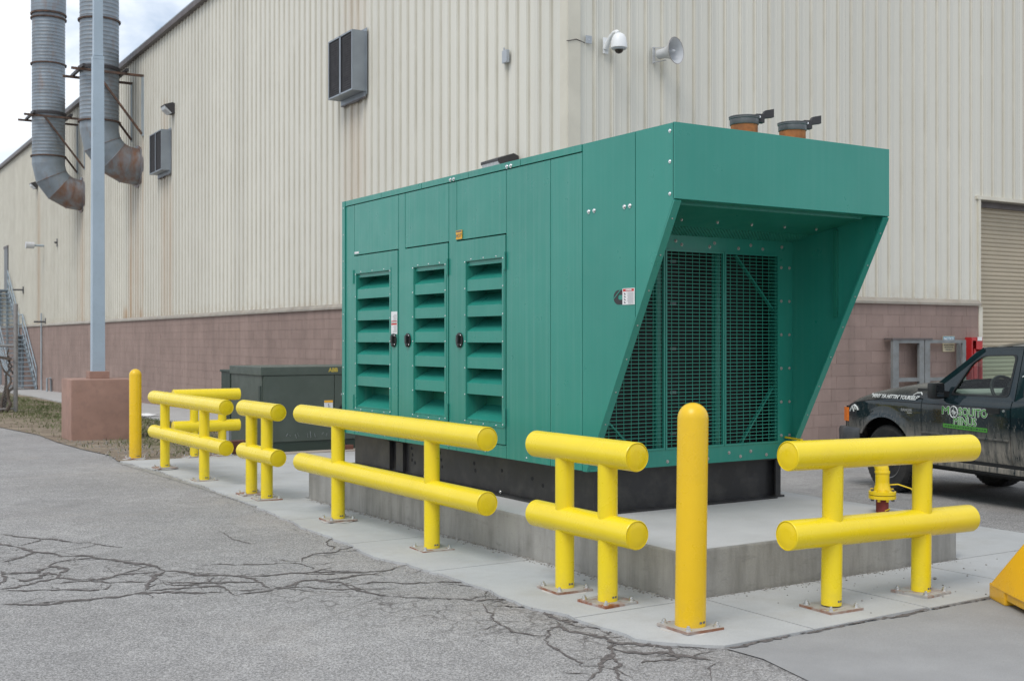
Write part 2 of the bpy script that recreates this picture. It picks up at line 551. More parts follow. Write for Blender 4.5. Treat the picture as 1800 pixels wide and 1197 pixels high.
M['fence'] = paint('fence_steel', (.27, .265, .26), .6, .25, 6, dirt=(.14, .10, .08))
M['wood'] = paint('weathered_timber', (.13, .105, .088), .9, .35, 8, dirt=(.05, .04, .035), bump=.01)
M['tgreen'] = paint('transformer_green', (.064, .083, .068), .5, .10, 1.8, dirt=(.10, .12, .105), damt=.45, dscale=3)
M['tgreen2'] = paint('cabinet_green', (.028, .046, .036), .5, .12)
M['brick'] = paint('brick_red', (.15, .062, .045), .85, .25, 14)
M['greyconduit'] = paint('grey_conduit', (.30, .33, .37), .6, .1)
M['white'] = paint('white_plastic', (.74, .75, .75), .4, .04)
M['horn'] = paint('grey_horn', (.52, .53, .54), .45, .06, dirt=(.38, .37, .36))
M['hornin'] = paint('horn_rim', (.33, .31, .30), .5, .06)
M['dome'] = paint('smoked_dome', (.03, .022, .016), .08, .05)
M['jbox'] = paint('grey_box', (.40, .43, .46), .5, .08)
M['bronze'] = paint('bronze_lamp_body', (.045, .042, .044), .5, .12)
M['lens'] = paint('prismatic_lens', (.55, .57, .58), .25, .15, 25)
M['label'] = paint('label_white', (.72, .72, .72), .5, .02)
M['red'] = paint('label_red', (.52, .03, .025), .5, .03)
M['ink'] = paint('print_grey', (.13, .13, .135), .6, .05)
M['inkl'] = paint('print_pale_grey', (.36, .36, .37), .6, .05)
M['orange'] = paint('label_orange', (.78, .40, .03), .5, .03)
M['gold'] = paint('gold_print', (.52, .40, .06), .5, .05)
M['blue'] = paint('sign_blue', (.10, .27, .36), .5, .05)
M['cream'] = paint('sign_cream', (.60, .53, .36), .5, .08, 8)
M['redbox'] = paint('red_cabinet', (.42, .018, .02), .35, .1)
M['rack'] = paint('grey_rack_steel', (.19, .20, .20), .55, .15, 4, dirt=(.12, .11, .10))
M['door'] = paint('tan_roll_up_slat', (.42, .36, .265), .55, .05, 1.2, dirt=(.40, .34, .24), damt=.4, obvar=.04)
M['paper'] = paint('paper', (.75, .75, .74), .8)
M['redpipe'] = paint('red_primer_pipe', (.20, .028, .022), .7, .25, 12)
M['stone'] = paint('pebble', (.30, .285, .265), .9, .3, 20, obvar=.2)
# verge soil with dry straw and grass patches
t = NT('verge_soil')
col = t.mix(t.ramp(t.noise(2.2, 7, .65), .35, .65), (.19, .15, .115), (.30, .25, .19))
col = t.gain(col, t.ramp(t.noise(40.0, 5, .7), .3, .7, .7, 1.3))
gfac = t.ramp(t.noise(.8, 5, .6), .44, .62)
X, Y, Z = t.xyz()
gfac = t.math('MULTIPLY', gfac, t.ramp(X, 4.5, 5.6))
col = t.mix(t.math('MULTIPLY', gfac, .8), col, (.09, .105, .04))
t.bump(t.noise(25.0, 6, .7), .03, .8)
M['soil'] = t.done(col, .95, spec=.1)
M['grass'] = paint('grass_blade', (.085, .115, .035), .8, .35, 3, dirt=(.20, .165, .085), damt=.8, dscale=2.5)
# truck
t = NT('dusty_truck_paint')
X, Y, Z = t.xyz()
tco = t.n.new('ShaderNodeTexCoord').outputs['Object']
ox, oy, oz = t.xyz(tco)
col = t.gain((.009, .020, .025), t.ramp(t.noise(2.0, 4), .3, .7, .9, 1.1))
lo = t.ramp(oz, .80, .56)
sv = t.mapping((6.0, 6.0, 1.1), tco)
mud = t.math('MULTIPLY', lo, t.ramp(t.noise(3.5, 8, .72, sv), .30, .58))
sp2 = t.math('MULTIPLY', t.ramp(oz, 1.0, .62), t.ramp(t.noise(26.0, 6, .75, t.mapping((1.0, 1.5, .55), tco)), .56, .66))
mud = t.math('MAXIMUM', t.math('MULTIPLY', mud, .85), t.math('MULTIPLY', sp2, .55))
film = t.ramp(t.noise(5.0, 6, .65), .45, .85, .0, .025)
mud = t.math('MAXIMUM', mud, film)
col = t.mix(mud, col, (.33, .295, .25))
rg = t.ramp(mud, .02, .5, .06, .7)
M['truck'] = t.done(col, rg, spec=.5, coat=.0)
M['hoodp'] = paint('dusty_hood_paint', (.016, .02, .02), .25, .2, 3, dirt=(.09, .08, .07), damt=.6, dscale=4)
M['tyre'] = paint('tyre_rubber', (.016, .016, .016), .8, .2, 9, dirt=(.07, .06, .05), damt=.4)
M['rim'] = paint('wheel_rim', (.30, .30, .30), .4, .1, metal=.7, dirt=(.12, .1, .08))
M['bumper'] = paint('grey_bumper_plastic', (.055, .058, .062), .4, .15, 5, dirt=(.16, .15, .14), damt=.5)
M['amber'] = paint('amber_lamp', (.75, .17, .01), .15, .1, 30)
M['headlamp'] = paint('headlamp_clear', (.45, .47, .48), .1, .1, 20)
M['mirror'] = paint('mirror_silver', (.30, .32, .33), .05, .02, metal=1.0)
M['seat'] = paint('grey_seat_cloth', (.12, .12, .12), .9, .1)
M['dash'] = paint('dash_plastic', (.30, .30, .27), .6, .1)
M['mosq'] = paint('decal_green', (.07, .30, .035), .45, .05)
M['decalw'] = paint('decal_white', (.70, .72, .70), .45, .05)
M['decaldim'] = paint('badge_grey', (.30, .31, .30), .4, .1)
def glass(name, tint, refl=.09):
    t = NT(name)
    t.n.remove(t.b)
    out = t.n['Material Output']
    tr = t.n.new('ShaderNodeBsdfTransparent'); tr.inputs['Color'].default_value = (*tint, 1)
    gl = t.n.new('ShaderNodeBsdfGlossy'); gl.inputs['Roughness'].default_value = .02
    lw_ = t.n.new('ShaderNodeLayerWeight'); lw_.inputs['Blend'].default_value = .5
    fr = t.math('ADD', t.math('MULTIPLY', t.math('POWER', lw_.outputs['Facing'], 5.0), .55), .04)
    mx = t.n.new('ShaderNodeMixShader')
    t.lk(fr, mx.inputs[0]); t.lk(tr.outputs[0], mx.inputs[1]); t.lk(gl.outputs[0], mx.inputs[2])
    t.lk(mx.outputs[0], out.inputs['Surface'])
    return t.m
M['glass'] = glass('tinted_glass', (.76, .86, .80))
M['glassd'] = glass('privacy_glass', (.12, .14, .14))
CRACKS = [
(9, [(1.59,10.34),(1.71,10.13),(1.83,9.96),(1.92,9.83),(1.98,9.63),(2.02,9.55)]),
(5, [(2.02,9.55),(2.13,9.52),(2.2,9.3),(2.26,9.1)]),
(11, [(1.52,9.9),(1.58,9.64),(1.63,9.5),(1.66,9.32),(1.75,9.21),(1.8,9.01),(1.9,8.97),(1.99,8.91),(2.03,8.76),(2.08,8.62),(2.15,8.46),(2.24,8.35),(2.27,8.22),(2.28,8.02)]),
(6, [(1.58,9.64),(1.69,9.68),(1.82,9.89),(1.92,9.83)]),
(9, [(1.63,9.5),(1.65,9.23),(1.56,9.09),(1.38,8.96)]),
(10, [(2.28,8.02),(2.36,7.99),(2.4,7.89),(2.43,7.74),(2.51,7.68),(2.61,7.62),(2.7,7.54),(2.72,7.45),(2.7,7.28),(2.67,7.08)]),
(4, [(2.54,8.09),(2.69,8.06),(2.87,7.93),(3.07,7.87),(3.17,7.78),(3.18,7.55),(3.16,7.44)]),
(6, [(2.7,7.54),(2.82,7.49),(2.98,7.47),(3.12,7.42),(3.29,7.33),(3.4,7.24)]),
(16, [(2.28,8.02),(2.14,7.8),(2.05,7.62),(1.99,7.44)]),
(11, [(1.31,8.49),(1.43,8.49),(1.56,8.45),(1.64,8.62),(1.73,8.43),(1.63,8.24),(1.63,8.16),(1.73,8.02),(1.82,7.96),(1.91,8.02),(2.0,8.09),(2.11,8.04),(2.2,8.01)]),
(6, [(1.64,8.62),(1.72,8.75),(1.87,8.8),(1.98,8.82),(2.03,8.76)]),
(6, [(2.0,8.09),(2.13,8.17),(2.23,8.24)]),
(11, [(1.23,7.99),(1.3,7.99),(1.43,8.09),(1.54,8.14),(1.63,8.16)]),
(6, [(1.54,7.98),(1.63,8.0),(1.71,7.95),(1.8,7.89),(1.87,7.81),(1.98,7.78),(2.09,7.71)]),
(6, [(1.87,7.81),(1.8,7.63),(1.7,7.66),(1.61,7.75),(1.53,7.77),(1.22,7.93)]),
(10, [(1.16,7.53),(1.31,7.43),(1.41,7.36),(1.53,7.39),(1.68,7.36),(1.83,7.37),(1.93,7.39),(2.02,7.36),(2.13,7.33),(2.19,7.28),(2.25,7.2),(2.34,7.17),(2.4,7.14)]),
(6, [(1.99,7.44),(2.09,7.41),(2.21,7.39),(2.32,7.41),(2.41,7.36),(2.45,7.29),(2.43,7.16),(2.42,7.0)]),
(8, [(2.16,7.67),(2.26,7.57),(2.4,7.46),(2.54,7.39),(2.67,7.34),(2.71,7.39)]),
(6, [(2.4,7.46),(2.49,7.65)]),
(6, [(2.16,7.67),(2.18,7.54),(2.3,7.48),(2.4,7.46)]),
(6, [(2.67,7.08),(2.57,7.11),(2.44,7.19)]),
(6, [(2.67,7.08),(2.8,7.11),(2.93,7.22),(3.07,7.17),(3.21,7.16),(3.37,7.18)]),
(6, [(2.42,6.99),(2.48,7.03),(2.6,7.02),(2.75,7.05),(2.87,7.02),(3.01,6.86),(3.13,6.79)]),
(6, [(3.12,7.02),(3.14,6.86),(3.14,6.68)]),
(6, [(3.19,7.82),(3.26,7.96),(3.37,8.09),(3.47,8.09),(3.55,8.08),(3.66,8.16),(3.77,8.2),(3.87,8.36)]),
(6, [(3.92,8.76),(3.78,8.65),(3.7,8.52),(3.66,8.38),(3.67,8.32),(3.58,8.16)]),
(4, [(3.15,9.54),(3.13,9.12),(3.14,8.74)]),
(14, [(1.33,8.64),(1.32,8.32),(1.25,8.13)]),
(12, [(1.33,8.31),(1.4,8.15),(1.52,8.27),(1.6,8.39),(1.63,8.24)]),
(7, [(2.76,7.06),(2.93,7.23),(3.03,7.22),(3.11,7.07),(3.14,6.86),(3.14,6.64),(3.22,6.48)]),
(5, [(2.95,7.53),(3.08,7.42),(3.24,7.35),(3.39,7.27),(3.56,7.25),(3.78,7.33)]),
(5, [(3.11,7.07),(3.29,7.21),(3.42,7.18),(3.63,7.26)]),
(5, [(3.22,6.87),(3.31,6.95),(3.42,6.88),(3.47,6.77),(3.59,6.7),(3.73,6.65),(3.84,6.55),(3.92,6.4)]),
(5, [(3.77,7.31),(3.85,7.12),(3.89,6.94),(3.89,6.78),(3.85,6.6),(3.89,6.44)]),
(5, [(3.23,6.46),(3.33,6.36),(3.44,6.24),(3.54,6.17),(3.6,6.09),(3.67,6.09),(3.74,6.05),(3.79,5.98),(3.86,5.86),(3.92,5.79)]),
(5, [(3.67,6.09),(3.74,6.22),(3.84,6.33),(3.83,6.2),(3.74,6.05)]),
(5, [(3.61,6.04),(3.55,5.88),(3.44,5.65),(3.4,5.47),(3.39,5.34),(3.42,5.22),(3.49,5.17)]),
(5, [(3.59,5.94),(3.69,5.83),(3.79,5.71)]),
(9, [(3.98,5.85),(3.8,5.72),(3.77,5.59),(3.74,5.43),(3.77,5.34),(3.92,5.31)]),
(10, [(3.72,5.4),(3.65,5.24),(3.68,5.1),(3.71,4.98),(3.7,4.86),(3.78,4.75),(3.87,4.66),(3.8,4.45),(3.72,4.47),(3.58,4.46)]),
(5, [(3.7,5.35),(3.53,5.22),(3.44,5.09),(3.37,4.89),(3.35,4.71),(3.32,4.57),(3.38,4.53)]),
(5, [(3.72,4.97),(3.85,5.05),(3.94,5.06)]),
(5, [(3.73,5.36),(3.77,5.23),(3.83,5.13),(3.93,5.1)]),
(12, [(3.7,4.86),(3.55,4.69),(3.43,4.6),(3.28,4.44),(3.18,4.37)]),
(9, [(3.62,4.76),(3.63,4.64),(3.69,4.6),(3.81,4.58),(3.83,4.46),(3.88,4.37),(3.9,4.31)]),
(5, [(3.78,4.75),(3.9,4.73),(3.98,4.71),(4.02,4.63),(3.98,4.51)]),
(5, [(3.92,4.29),(3.8,4.21),(3.66,4.06)]),
(9, [(3.55,4.69),(3.48,4.52),(3.36,4.39),(3.31,4.29)]),
]

# ------------------------------------------------------------------ ground
import itertools
def sheet(name, m, xs, ys, dz, parent=None, cut=None):
    b = MB()
    b.grid([[(x, y, gz(x, y) + dz) for x in xs] for y in ys])
    return b.build(name, m, parent, smooth=60)

def frange(a, b, s):
    n = max(1, int(round((b - a) / s)))
    return [a + (b - a) * i / n for i in range(n + 1)]

far = [-500, -250, -120, -70]
asphalt = sheet('asphalt_yard', M['asphalt'], far + frange(-40, 60, 1.0) + [80, 120, 250, 500], far + frange(-40, 90, 1.0) + [120, 250, 500], 0)
tag(asphalt, 'cracked grey asphalt yard in front of the generator', kind='structure')

def poly_sheet(name, m, pts, dz, parent=None, thick=0.0, step=.35, smooth=40):
    """flat polygon that follows the yard's fall, cut into a fine outline and filled"""
    bm = bmesh.new()
    vs = []
    for i, p in enumerate(pts):
        q = pts[(i + 1) % len(pts)]
        n = max(1, int(math.hypot(q[0] - p[0], q[1] - p[1]) / step))
        for k in range(n):
            x, y = p[0] + (q[0] - p[0]) * k / n, p[1] + (q[1] - p[1]) * k / n
            vs.append(bm.verts.new((x, y, 0)))
    es = [bm.edges.new((vs[i], vs[(i + 1) % len(vs)])) for i in range(len(vs))]
    bmesh.ops.triangle_fill(bm, edges=es, use_beauty=True)
    bmesh.ops.triangulate(bm, faces=bm.faces[:])
    if thick:
        r = bmesh.ops.extrude_face_region(bm, geom=bm.faces[:])
        for v in r['geom']:
            if isinstance(v, bmesh.types.BMVert): v.co.z = -thick
    for v in bm.verts:
        v.co.z += gz(v.co.x, v.co.y) + dz
    bmesh.ops.recalc_face_normals(bm, faces=bm.faces[:])
    me = bpy.data.meshes.new(name)
    bm.to_mesh(me)
    bm.free()
    if not thick and len(me.polygons) and sum(p.normal.z for p in me.polygons) < 0:
        me.flip_normals()
    me.materials.append(m)
    o = bpy.data.objects.new(name, me)
    COL.objects.link(o)
    o.parent = parent
    return o

# traced cracks: narrow sunken-looking seams of dark fill, wandering and of uneven width
rc = random.Random(5)
extra = []
for w, pts in CRACKS:                       # hairline offshoots
    for p, q in zip(pts[:-1], pts[1:]):
        if rc.random() < .55:
            f = rc.random()
            x0, y0 = p[0] + (q[0] - p[0]) * f, p[1] + (q[1] - p[1]) * f
            a = math.atan2(q[1] - p[1], q[0] - p[0]) + rc.choice((-1, 1)) * rc.uniform(.6, 1.4)
            ln = rc.uniform(.06, .3)
            mx, my = x0 + math.cos(a) * ln * .5, y0 + math.sin(a) * ln * .5
            a += rc.uniform(-.6, .6)
            extra.append((rc.choice((2.5, 3, 4)), [(x0, y0), (mx, my), (mx + math.cos(a) * ln * .6, my + math.sin(a) * ln * .6)]))
CRACKS += extra
def crack_mesh(lines, dz, parent):
  cb = MB()
  for w, pts in lines:
    P = [Vector((x, y, 0)) for x, y in pts]
    dense = []
    for a, b in zip(P[:-1], P[1:]):
        n = max(1, int((b - a).length / .03))
        for k in range(n):
            dense.append(a.lerp(b, k / n))
    dense.append(P[-1])
    j = Vector((0, 0, 0))
    line = []
    for k, p in enumerate(dense):
        j = j * .75 + Vector((rc.gauss(0, .008), rc.gauss(0, .008), 0))
        line.append(p + j)
    rows = []
    ww = w / 850.0
    for k, p in enumerate(line):
        d = line[min(k + 1, len(line) - 1)] - line[max(k - 1, 0)]
        if d.length < 1e-6: d = Vector((1, 0, 0))
        s = Vector((-d.y, d.x, 0)).normalized()
        vd = p.normalized(); dn = d.normalized()
        wide = ww * (1 + 1.9 * abs(vd.x * dn.y - vd.y * dn.x))      # widened by angle to the camera: breaks across the view are broader and crumbled
        taper = min(1.0, (k + 1) / 5, (len(line) - k) / 5)
        wa = wide * rc.choice((.15, .4, .6, .8, 1.1)) * rc.uniform(.7, 1.2) * taper
        wb = wide * rc.choice((.15, .4, .6, .8, 1.1)) * rc.uniform(.7, 1.2) * taper
        z = gz(p.x, p.y) + dz
        rows.append([(p.x + s.x * wa, p.y + s.y * wa, z), (p.x - s.x * wb, p.y - s.y * wb, z)])
    cb.grid(rows)
  tag(cb.build('crack_network', M['crack'], parent), kind='stuff')
crack_mesh(CRACKS, .0035, asphalt)

# sidewalk slabs round the pad; the outer edge is ragged where the asphalt laps over it
EDGE = [(4.07, 16.51), (4.12, 14.77), (4.07, 13.09), (4.0, 11.8), (3.94, 10.67), (3.80, 9.2), (3.77, 8.43), (3.70, 7.87), (3.72, 7.45), (3.775, 7.29), (3.80, 6.69), (3.79, 6.18), (3.73, 5.68), (3.83, 5.44), (3.80, 5.07), (3.86, 4.72), (4.066, 4.454)]
def edge_x(y):
    for (xa, ya), (xb, yb) in zip(EDGE[:-1], EDGE[1:]):
        if yb <= y <= ya:
            return xb + (xa - xb) * (y - yb) / (ya - yb)
    return EDGE[-1][0]
walk = poly_sheet('sidewalk', M['pad'], [(4.0, 16.4), (4.0, 13), (3.9, 9), (3.95, 5), (4.2, 4.52), (8.5, 4.52), (8.5, 7.2), (7.3, 7.4), (7.3, 11.2), (8.6, 16.4)], .004)
tag(walk, 'light concrete sidewalk slabs around the raised pad', kind='structure')
re_ = random.Random(9)
def slab(pts):
    o = poly_sheet('slab', M['walk'], pts, .016, walk, thick=.03, step=.3)
    return o
def ragged(y0, y1):
    ys = frange(y0, y1, .09)
    return [(edge_x(y) + re_.gauss(0, .014), y) for y in ys]
G = .006
for y0, y1 in ((5.36, 6.98), (6.98, 8.3), (8.3, 9.75), (9.75, 11.2)):
    slab(ragged(y0 + G, y1 - G) + [(4.598, y1 - G), (4.598, y0 + G)])
slab(ragged(4.46, 5.36 - G) + [(4.75 - G, 5.36 - G), (4.75 - G, 4.46)])
for x0, x1 in ((4.75, 5.7), (5.7, 6.75), (6.75, 7.8), (7.8, 8.62)):
    slab([(x0 + G, 4.46), (x0 + G, 5.36 - G), (x1 - G, 5.36 - G), (x1 - G, 4.46 + .02)])
slab([(7.19, 5.36 + G), (7.19, 6.5), (8.66, 6.35), (8.62, 5.36 + G)])
slab(ragged(11.2 + G, 13.7 - G) + [(5.9 - G, 13.7 - G), (5.9 - G, 11.2 + G)])
slab(ragged(13.7 + G, 16.5) + [(5.9 - G, 16.5), (5.9 - G, 13.7 + G)])
slab([(5.9 + G, 11.2 + G), (5.9 + G, 13.7 - G), (8.6, 13.7 - G), (8.6, 11.2 + G)])
slab([(5.9 + G, 13.7 + G), (5.9 + G, 16.3), (8.6, 16.3), (8.6, 13.7 + G)])
patch = poly_sheet('asphalt_patch', M['patch'], [(4.1, 4.44), (4.12, 4.2), (4.0, 3.7), (4.05, 3.0), (4.4, 2.0), (7.6, 1.8), (9.5, 3.0), (9.2, 4.44)], .006)
tag(patch, 'smoother grey asphalt patch in front of the sidewalk', kind='structure')

crack_mesh([(9, [(4.08, 4.447), (4.5, 4.446), (5.0, 4.449), (5.4, 4.447), (5.9, 4.45)]), (5, [(5.9, 4.45), (6.6, 4.447), (7.6, 4.449)])], .0095, patch)

# generator pad
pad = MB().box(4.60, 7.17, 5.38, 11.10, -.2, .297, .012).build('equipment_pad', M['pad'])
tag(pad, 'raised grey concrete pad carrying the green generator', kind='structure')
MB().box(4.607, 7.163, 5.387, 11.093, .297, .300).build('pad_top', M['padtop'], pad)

# verge beside the building
verge = poly_sheet('verge', M['soil'], [(4.05, 16.52), (4.2, 17.6), (4.12, 19.0), (4.1, 20.8), (4.2, 23.0), (4.0, 25.9), (3.6, 30.0), (2.5, 40), (1.5, 60), (8.6, 60), (7.6, 28), (7.2, 16.52)], .012, step=.8)
tag(verge, 'bare soil and straw verge between the asphalt and the building', kind='structure')
wwalk = poly_sheet('wall_walk', M['walk2'], [(7.55, 22.6), (7.40, 30), (7.75, 38.0), (8.15, 46), (8.2, 66), (10.2, 66), (9.7, 22.6)], .05, thick=.08, step=1.0)
tag(wwalk, 'concrete walk along the foot of the building', kind='structure')

rg = random.Random(21)
gb = MB()
for i in range(26000):
    y = rg.uniform(16.7, 48)
    x = rg.uniform(4.15, 7.55)
    dens = max(0, min(1, (x - 4.5) / 1.3)) * (.35 + .65 * (math.sin(x * 2.1 + y * .9) * .5 + .5)) + .06
    if y < 19: dens *= .45
    if rg.random() > dens or (5.9 < x and y < 18.6): continue
    z = gz(x, y) + .01
    h = rg.uniform(.03, .085)
    a = rg.uniform(0, 6.28)
    dx, dy = math.cos(a) * .008, math.sin(a) * .008
    lx, ly = rg.gauss(0, .03), rg.gauss(0, .03)
    gb.add([(x - dx, y - dy, z), (x + dx, y + dy, z), (x + lx, y + ly, z + h)], [(0, 1, 2)])
tag(gb.build('grass', M['grass']), 'thin green and straw grass on the verge', 'grass', kind='stuff')

# grit and pebbles gathered against the pad and along the slab edge
sb = MB()
def pebble(x, y, r, z=None):
    z = gz(x, y) + .016 if z is None else z
    vs = []
    for a, e in ((0, .2), (1.3, -.1), (2.5, .25), (3.9, 0), (5.1, .2)):
        q = r * rg.uniform(.7, 1.2)
        vs.append((x + math.cos(a) * q, y + math.sin(a) * q, z + r * (.35 + e)))
    vs += [(x, y, z + r * .95), (x, y, z - r * .2)]
    sb.add(vs, [(i, (i + 1) % 5, 5) for i in range(5)] + [((i + 1) % 5, i, 6) for i in range(5)])
for i in range(1100):
    y = rg.uniform(5.4, 11)
    pebble(4.6 - abs(rg.gauss(0, .035)), y, rg.choice((.003, .004, .005, .006, .009)))
for i in range(380):
    pebble(rg.uniform(4.6, 7.1), 5.37 - abs(rg.gauss(0, .04)), rg.choice((.003, .004, .005, .007)))
for i in range(700):
    k = rg.uniform(4.6, 16)
    pebble(edge_x(k) + rg.gauss(0, .08), k, rg.choice((.003, .004, .006, .008)), gz(edge_x(k), k) + .008)
for i in range(50):
    pebble(rg.uniform(5, 8.3), rg.uniform(4.5, 5.3), rg.choice((.004, .006, .009)))
pebble(6.42, 4.98, .017); pebble(5.72, 5.2, .012); pebble(5.9, 5.26, .010)
for i in range(500):
    x, y = rg.uniform(4.1, 5.3), rg.uniform(16.6, 22)
    pebble(x, y, rg.choice((.008, .012, .016)), gz(x, y) + .01)
tag(sb.build('gravel', M['stone']), 'scattered grit and pebbles along the pad foot and slab edge', 'gravel', kind='stuff')

# ------------------------------------------------------------------ the building (local frame: corner at the origin, +Y along the long wall, +X along the door wall)
BROT = R(-.8)
BO = Vector((9.428, 13.4, 0))
def bw(x, y, z):
    c, s = math.cos(BROT), math.sin(BROT)
    return (BO.x + c * x - s * y, BO.y + s * x + c * y, z)
bld = empty('warehouse', BO, BROT)
tag(bld, 'large cream metal-sided warehouse on a pinkish block base', 'building')
def local(b, name, m, parent, smooth=None):
    return b.build(name, m, parent, smooth)

ZB, EAVE = 2.20, 10.42
core = MB()
core.box(.03, 8.84, .03, 64, -1.4, 10.3)
core.box(8.84, 12.12, .28, 64, -1.4, 10.3)
core.box(8.84, 12.12, .03, .28, 4.08, 10.3)
core.box(12.12, 34, .03, 64, -1.4, 10.3)
core.prism([(.03, 10.3), (34, 10.3), (34, 11.2), (17, 12.1), (.03, 10.62)], 'y', .03, 64)
local(core, 'wall_core', M['interior'], bld)

PITCH = .3048
def rib_profile(t0, t1):
    pts = []
    k0, k1 = int(math.floor(t0 / PITCH)) - 1, int(math.ceil(t1 / PITCH)) + 1
    raw = []
    for k in range(k0, k1 + 1):
        c = k * PITCH + .15
        raw += [(c - .044, 0), (c - .022, .036), (c + .022, .036), (c + .044, 0), (c + .13, 0), (c + .136, .0035), (c + .150, .0035), (c + .156, 0)]
    def at(t):
        for a, b in zip(raw[:-1], raw[1:]):
            if a[0] <= t <= b[0] and b[0] > a[0]:
                return a[1] + (b[1] - a[1]) * (t - a[0]) / (b[0] - a[0])
        return 0
    return [(t0, at(t0))] + [p for p in raw if t0 + 1e-4 < p[0] < t1 - 1e-4] + [(t1, at(t1))]
PC = {}
def panel_mesh(side, w, phase):
    key = (side, round(w, 3), round(phase % PITCH, 3))
    if key not in PC:
        pr = rib_profile(phase % PITCH, phase % PITCH + w)
        p0 = phase % PITCH
        b = MB()
        if side == 'L':
            b.grid([[(-h, t - p0, z) for t, h in pr] for z in (0, 1)])
        else:
            b.grid([[(t - p0, -h, z) for t, h in pr] for z in (0, 1)])
        me = b.mesh('siding_panel')
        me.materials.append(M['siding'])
        # face outwards
        n = sum((p.normal for p in me.polygons), Vector())
        if (side == 'L' and n.x > 0) or (side == 'R' and n.y > 0): me.flip_normals()
        PC[key] = me
    return PC[key]
W = 3 * PITCH
y = 0.0
while y < 63.5:
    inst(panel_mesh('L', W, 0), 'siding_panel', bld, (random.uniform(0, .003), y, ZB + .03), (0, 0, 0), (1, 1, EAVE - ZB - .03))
    y += W
def gable(x): return 10.5 + min(x, 34 - x) * .09
x = 0.0
stops = []
while x < 33.5:
    stops.append((x, x + W)); x += W
for a, b_ in stops:
    cuts = sorted(set([a, b_] + [c for c in (8.84, 12.12) if a < c < b_]))
    for p, q in zip(cuts[:-1], cuts[1:]):
        zb = 4.10 if 8.84 - .01 <= p and q <= 12.12 + .01 else ZB + .03
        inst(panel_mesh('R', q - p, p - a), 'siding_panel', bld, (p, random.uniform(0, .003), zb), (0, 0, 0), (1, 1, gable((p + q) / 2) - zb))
tr = MB()
tr.box(-.052, .16, -.056, -.034, ZB + .02, 10.5); tr.box(-.056, -.034, -.034, .14, ZB + .02, 10.5)
local(tr, 'corner_trim', M['trim'], bld)
ev = MB()
ev.box(-.16, .06, -.12, 64, EAVE - .0, EAVE + .16, .02)
local(ev, 'eave_trim', M['eave'], bld)
local(MB().prism([(-.15, EAVE + .165), (-.15, EAVE + .195), (.8, EAVE + .27), (.8, EAVE + .21)], 'y', -.14, 64), 'roof_edge', M['galvrail'], bld)
fl = MB()
fl.prism([(-.005, ZB + .085), (-.035, ZB + .085), (-.105, ZB + .02), (-.105, ZB - .02), (-.095, ZB - .02), (-.095, ZB + .01), (-.005, ZB + .01)], 'y', -.10, 64)
fl.prism([(-.035, ZB + .085), (-.105, ZB + .02), (-.105, ZB - .02), (-.095, ZB - .02), (-.095, ZB + .01), (-.004, ZB + .01), (-.004, ZB + .085)], 'x', -.094, 8.835)
local(fl, 'drip_flashing', M['flash'], bld)

# block base: mortar core, the blocks that show largest as pieces, the rest as one mass
mortar = MB()
mortar.box(-.054, .02, -.054, 64, -1.5, ZB)
mortar.box(.02, 8.80, -.054, .02, -1.5, ZB)
mortar.box(12.15, 34, -.054, .02, -1.5, ZB)
bwall = local(mortar, 'block_wall', M['block'], bld)
BL, BH = .4064, .2032
bmL = MB().box(-.060, -.03, .0025, BL - .0025, .0025, BH - .0025).mesh('block'); bmL.materials.append(M['block'])
bmR = MB().box(.0025, BL - .0025, -.060, -.03, .0025, BH - .0025).mesh('block'); bmR.materials.append(M['block'])
rest = MB()
nblk = 0
for c in range(17):
    z = ZB - (c + 1) * BH
    off = BL / 2 if c % 2 else 0
    n = 0
    y = -.06 - off
    while y < 62:
        y0, y1 = max(y + .0025, -.06), y + BL - .0025
        dx = random.uniform(-.0012, .0012)
        if 7.6 <= y <= 13.2 and c < 12 and nblk < 175:
            inst(bmL, 'block', bwall, (dx, y, z)); nblk += 1
        elif y1 - y0 > .02:
            rest.box(-.060 + dx, -.03, y0, y1, z + .0025, z + BH - .0025)
        y += BL
    x = .02 - off if off else -.06
    while x < 8.8:
        x0, x1 = max(x + .0025, -.03), min(x + BL - .0025, 8.80)
        dy = random.uniform(-.0012, .0012)
        if x >= 4.5 and x + BL < 8.8 and c < 12:
            inst(bmR, 'block', bwall, (x, dy, z))
        elif x1 - x0 > .02:
            rest.box(x0, x1, -.060 + dy, -.03, z + .0025, z + BH - .0025)
        x += BL
tag(local(rest, 'block_mass', M['block'], bld), kind='stuff')

# roll-up door: guides, hood and one slat after another
gd = MB()
gd.box(8.80, 8.90, -.075, .30, -.5, 2.16); gd.box(8.836, 8.90, -.04, .30, 2.17, 4.12)
gd.box(12.06, 12.15, -.075, .30, -.5, 4.12)
gd.box(8.80, 12.15, -.05, .30, 4.09, 4.15)
rud = local(gd, 'roll_up_door', M['trim'], bld)
sl = MB().prism([(.128, .0), (.119, .006), (.114, .02), (.114, .056), (.119, .069), (.128, .0755), (.15, .0755), (.15, .0)], 'x', 8.9, 12.06).mesh('door_slat', smooth=50)
sl.materials.append(M['door'])
z = -.30
while z < 3.98:
    inst(sl, 'slat', rud, (0, .12, z)); z += .0762
MB().box(8.9, 12.06, .16, .275, 3.985, 4.088).build('hood_box', M['eave'], rud)
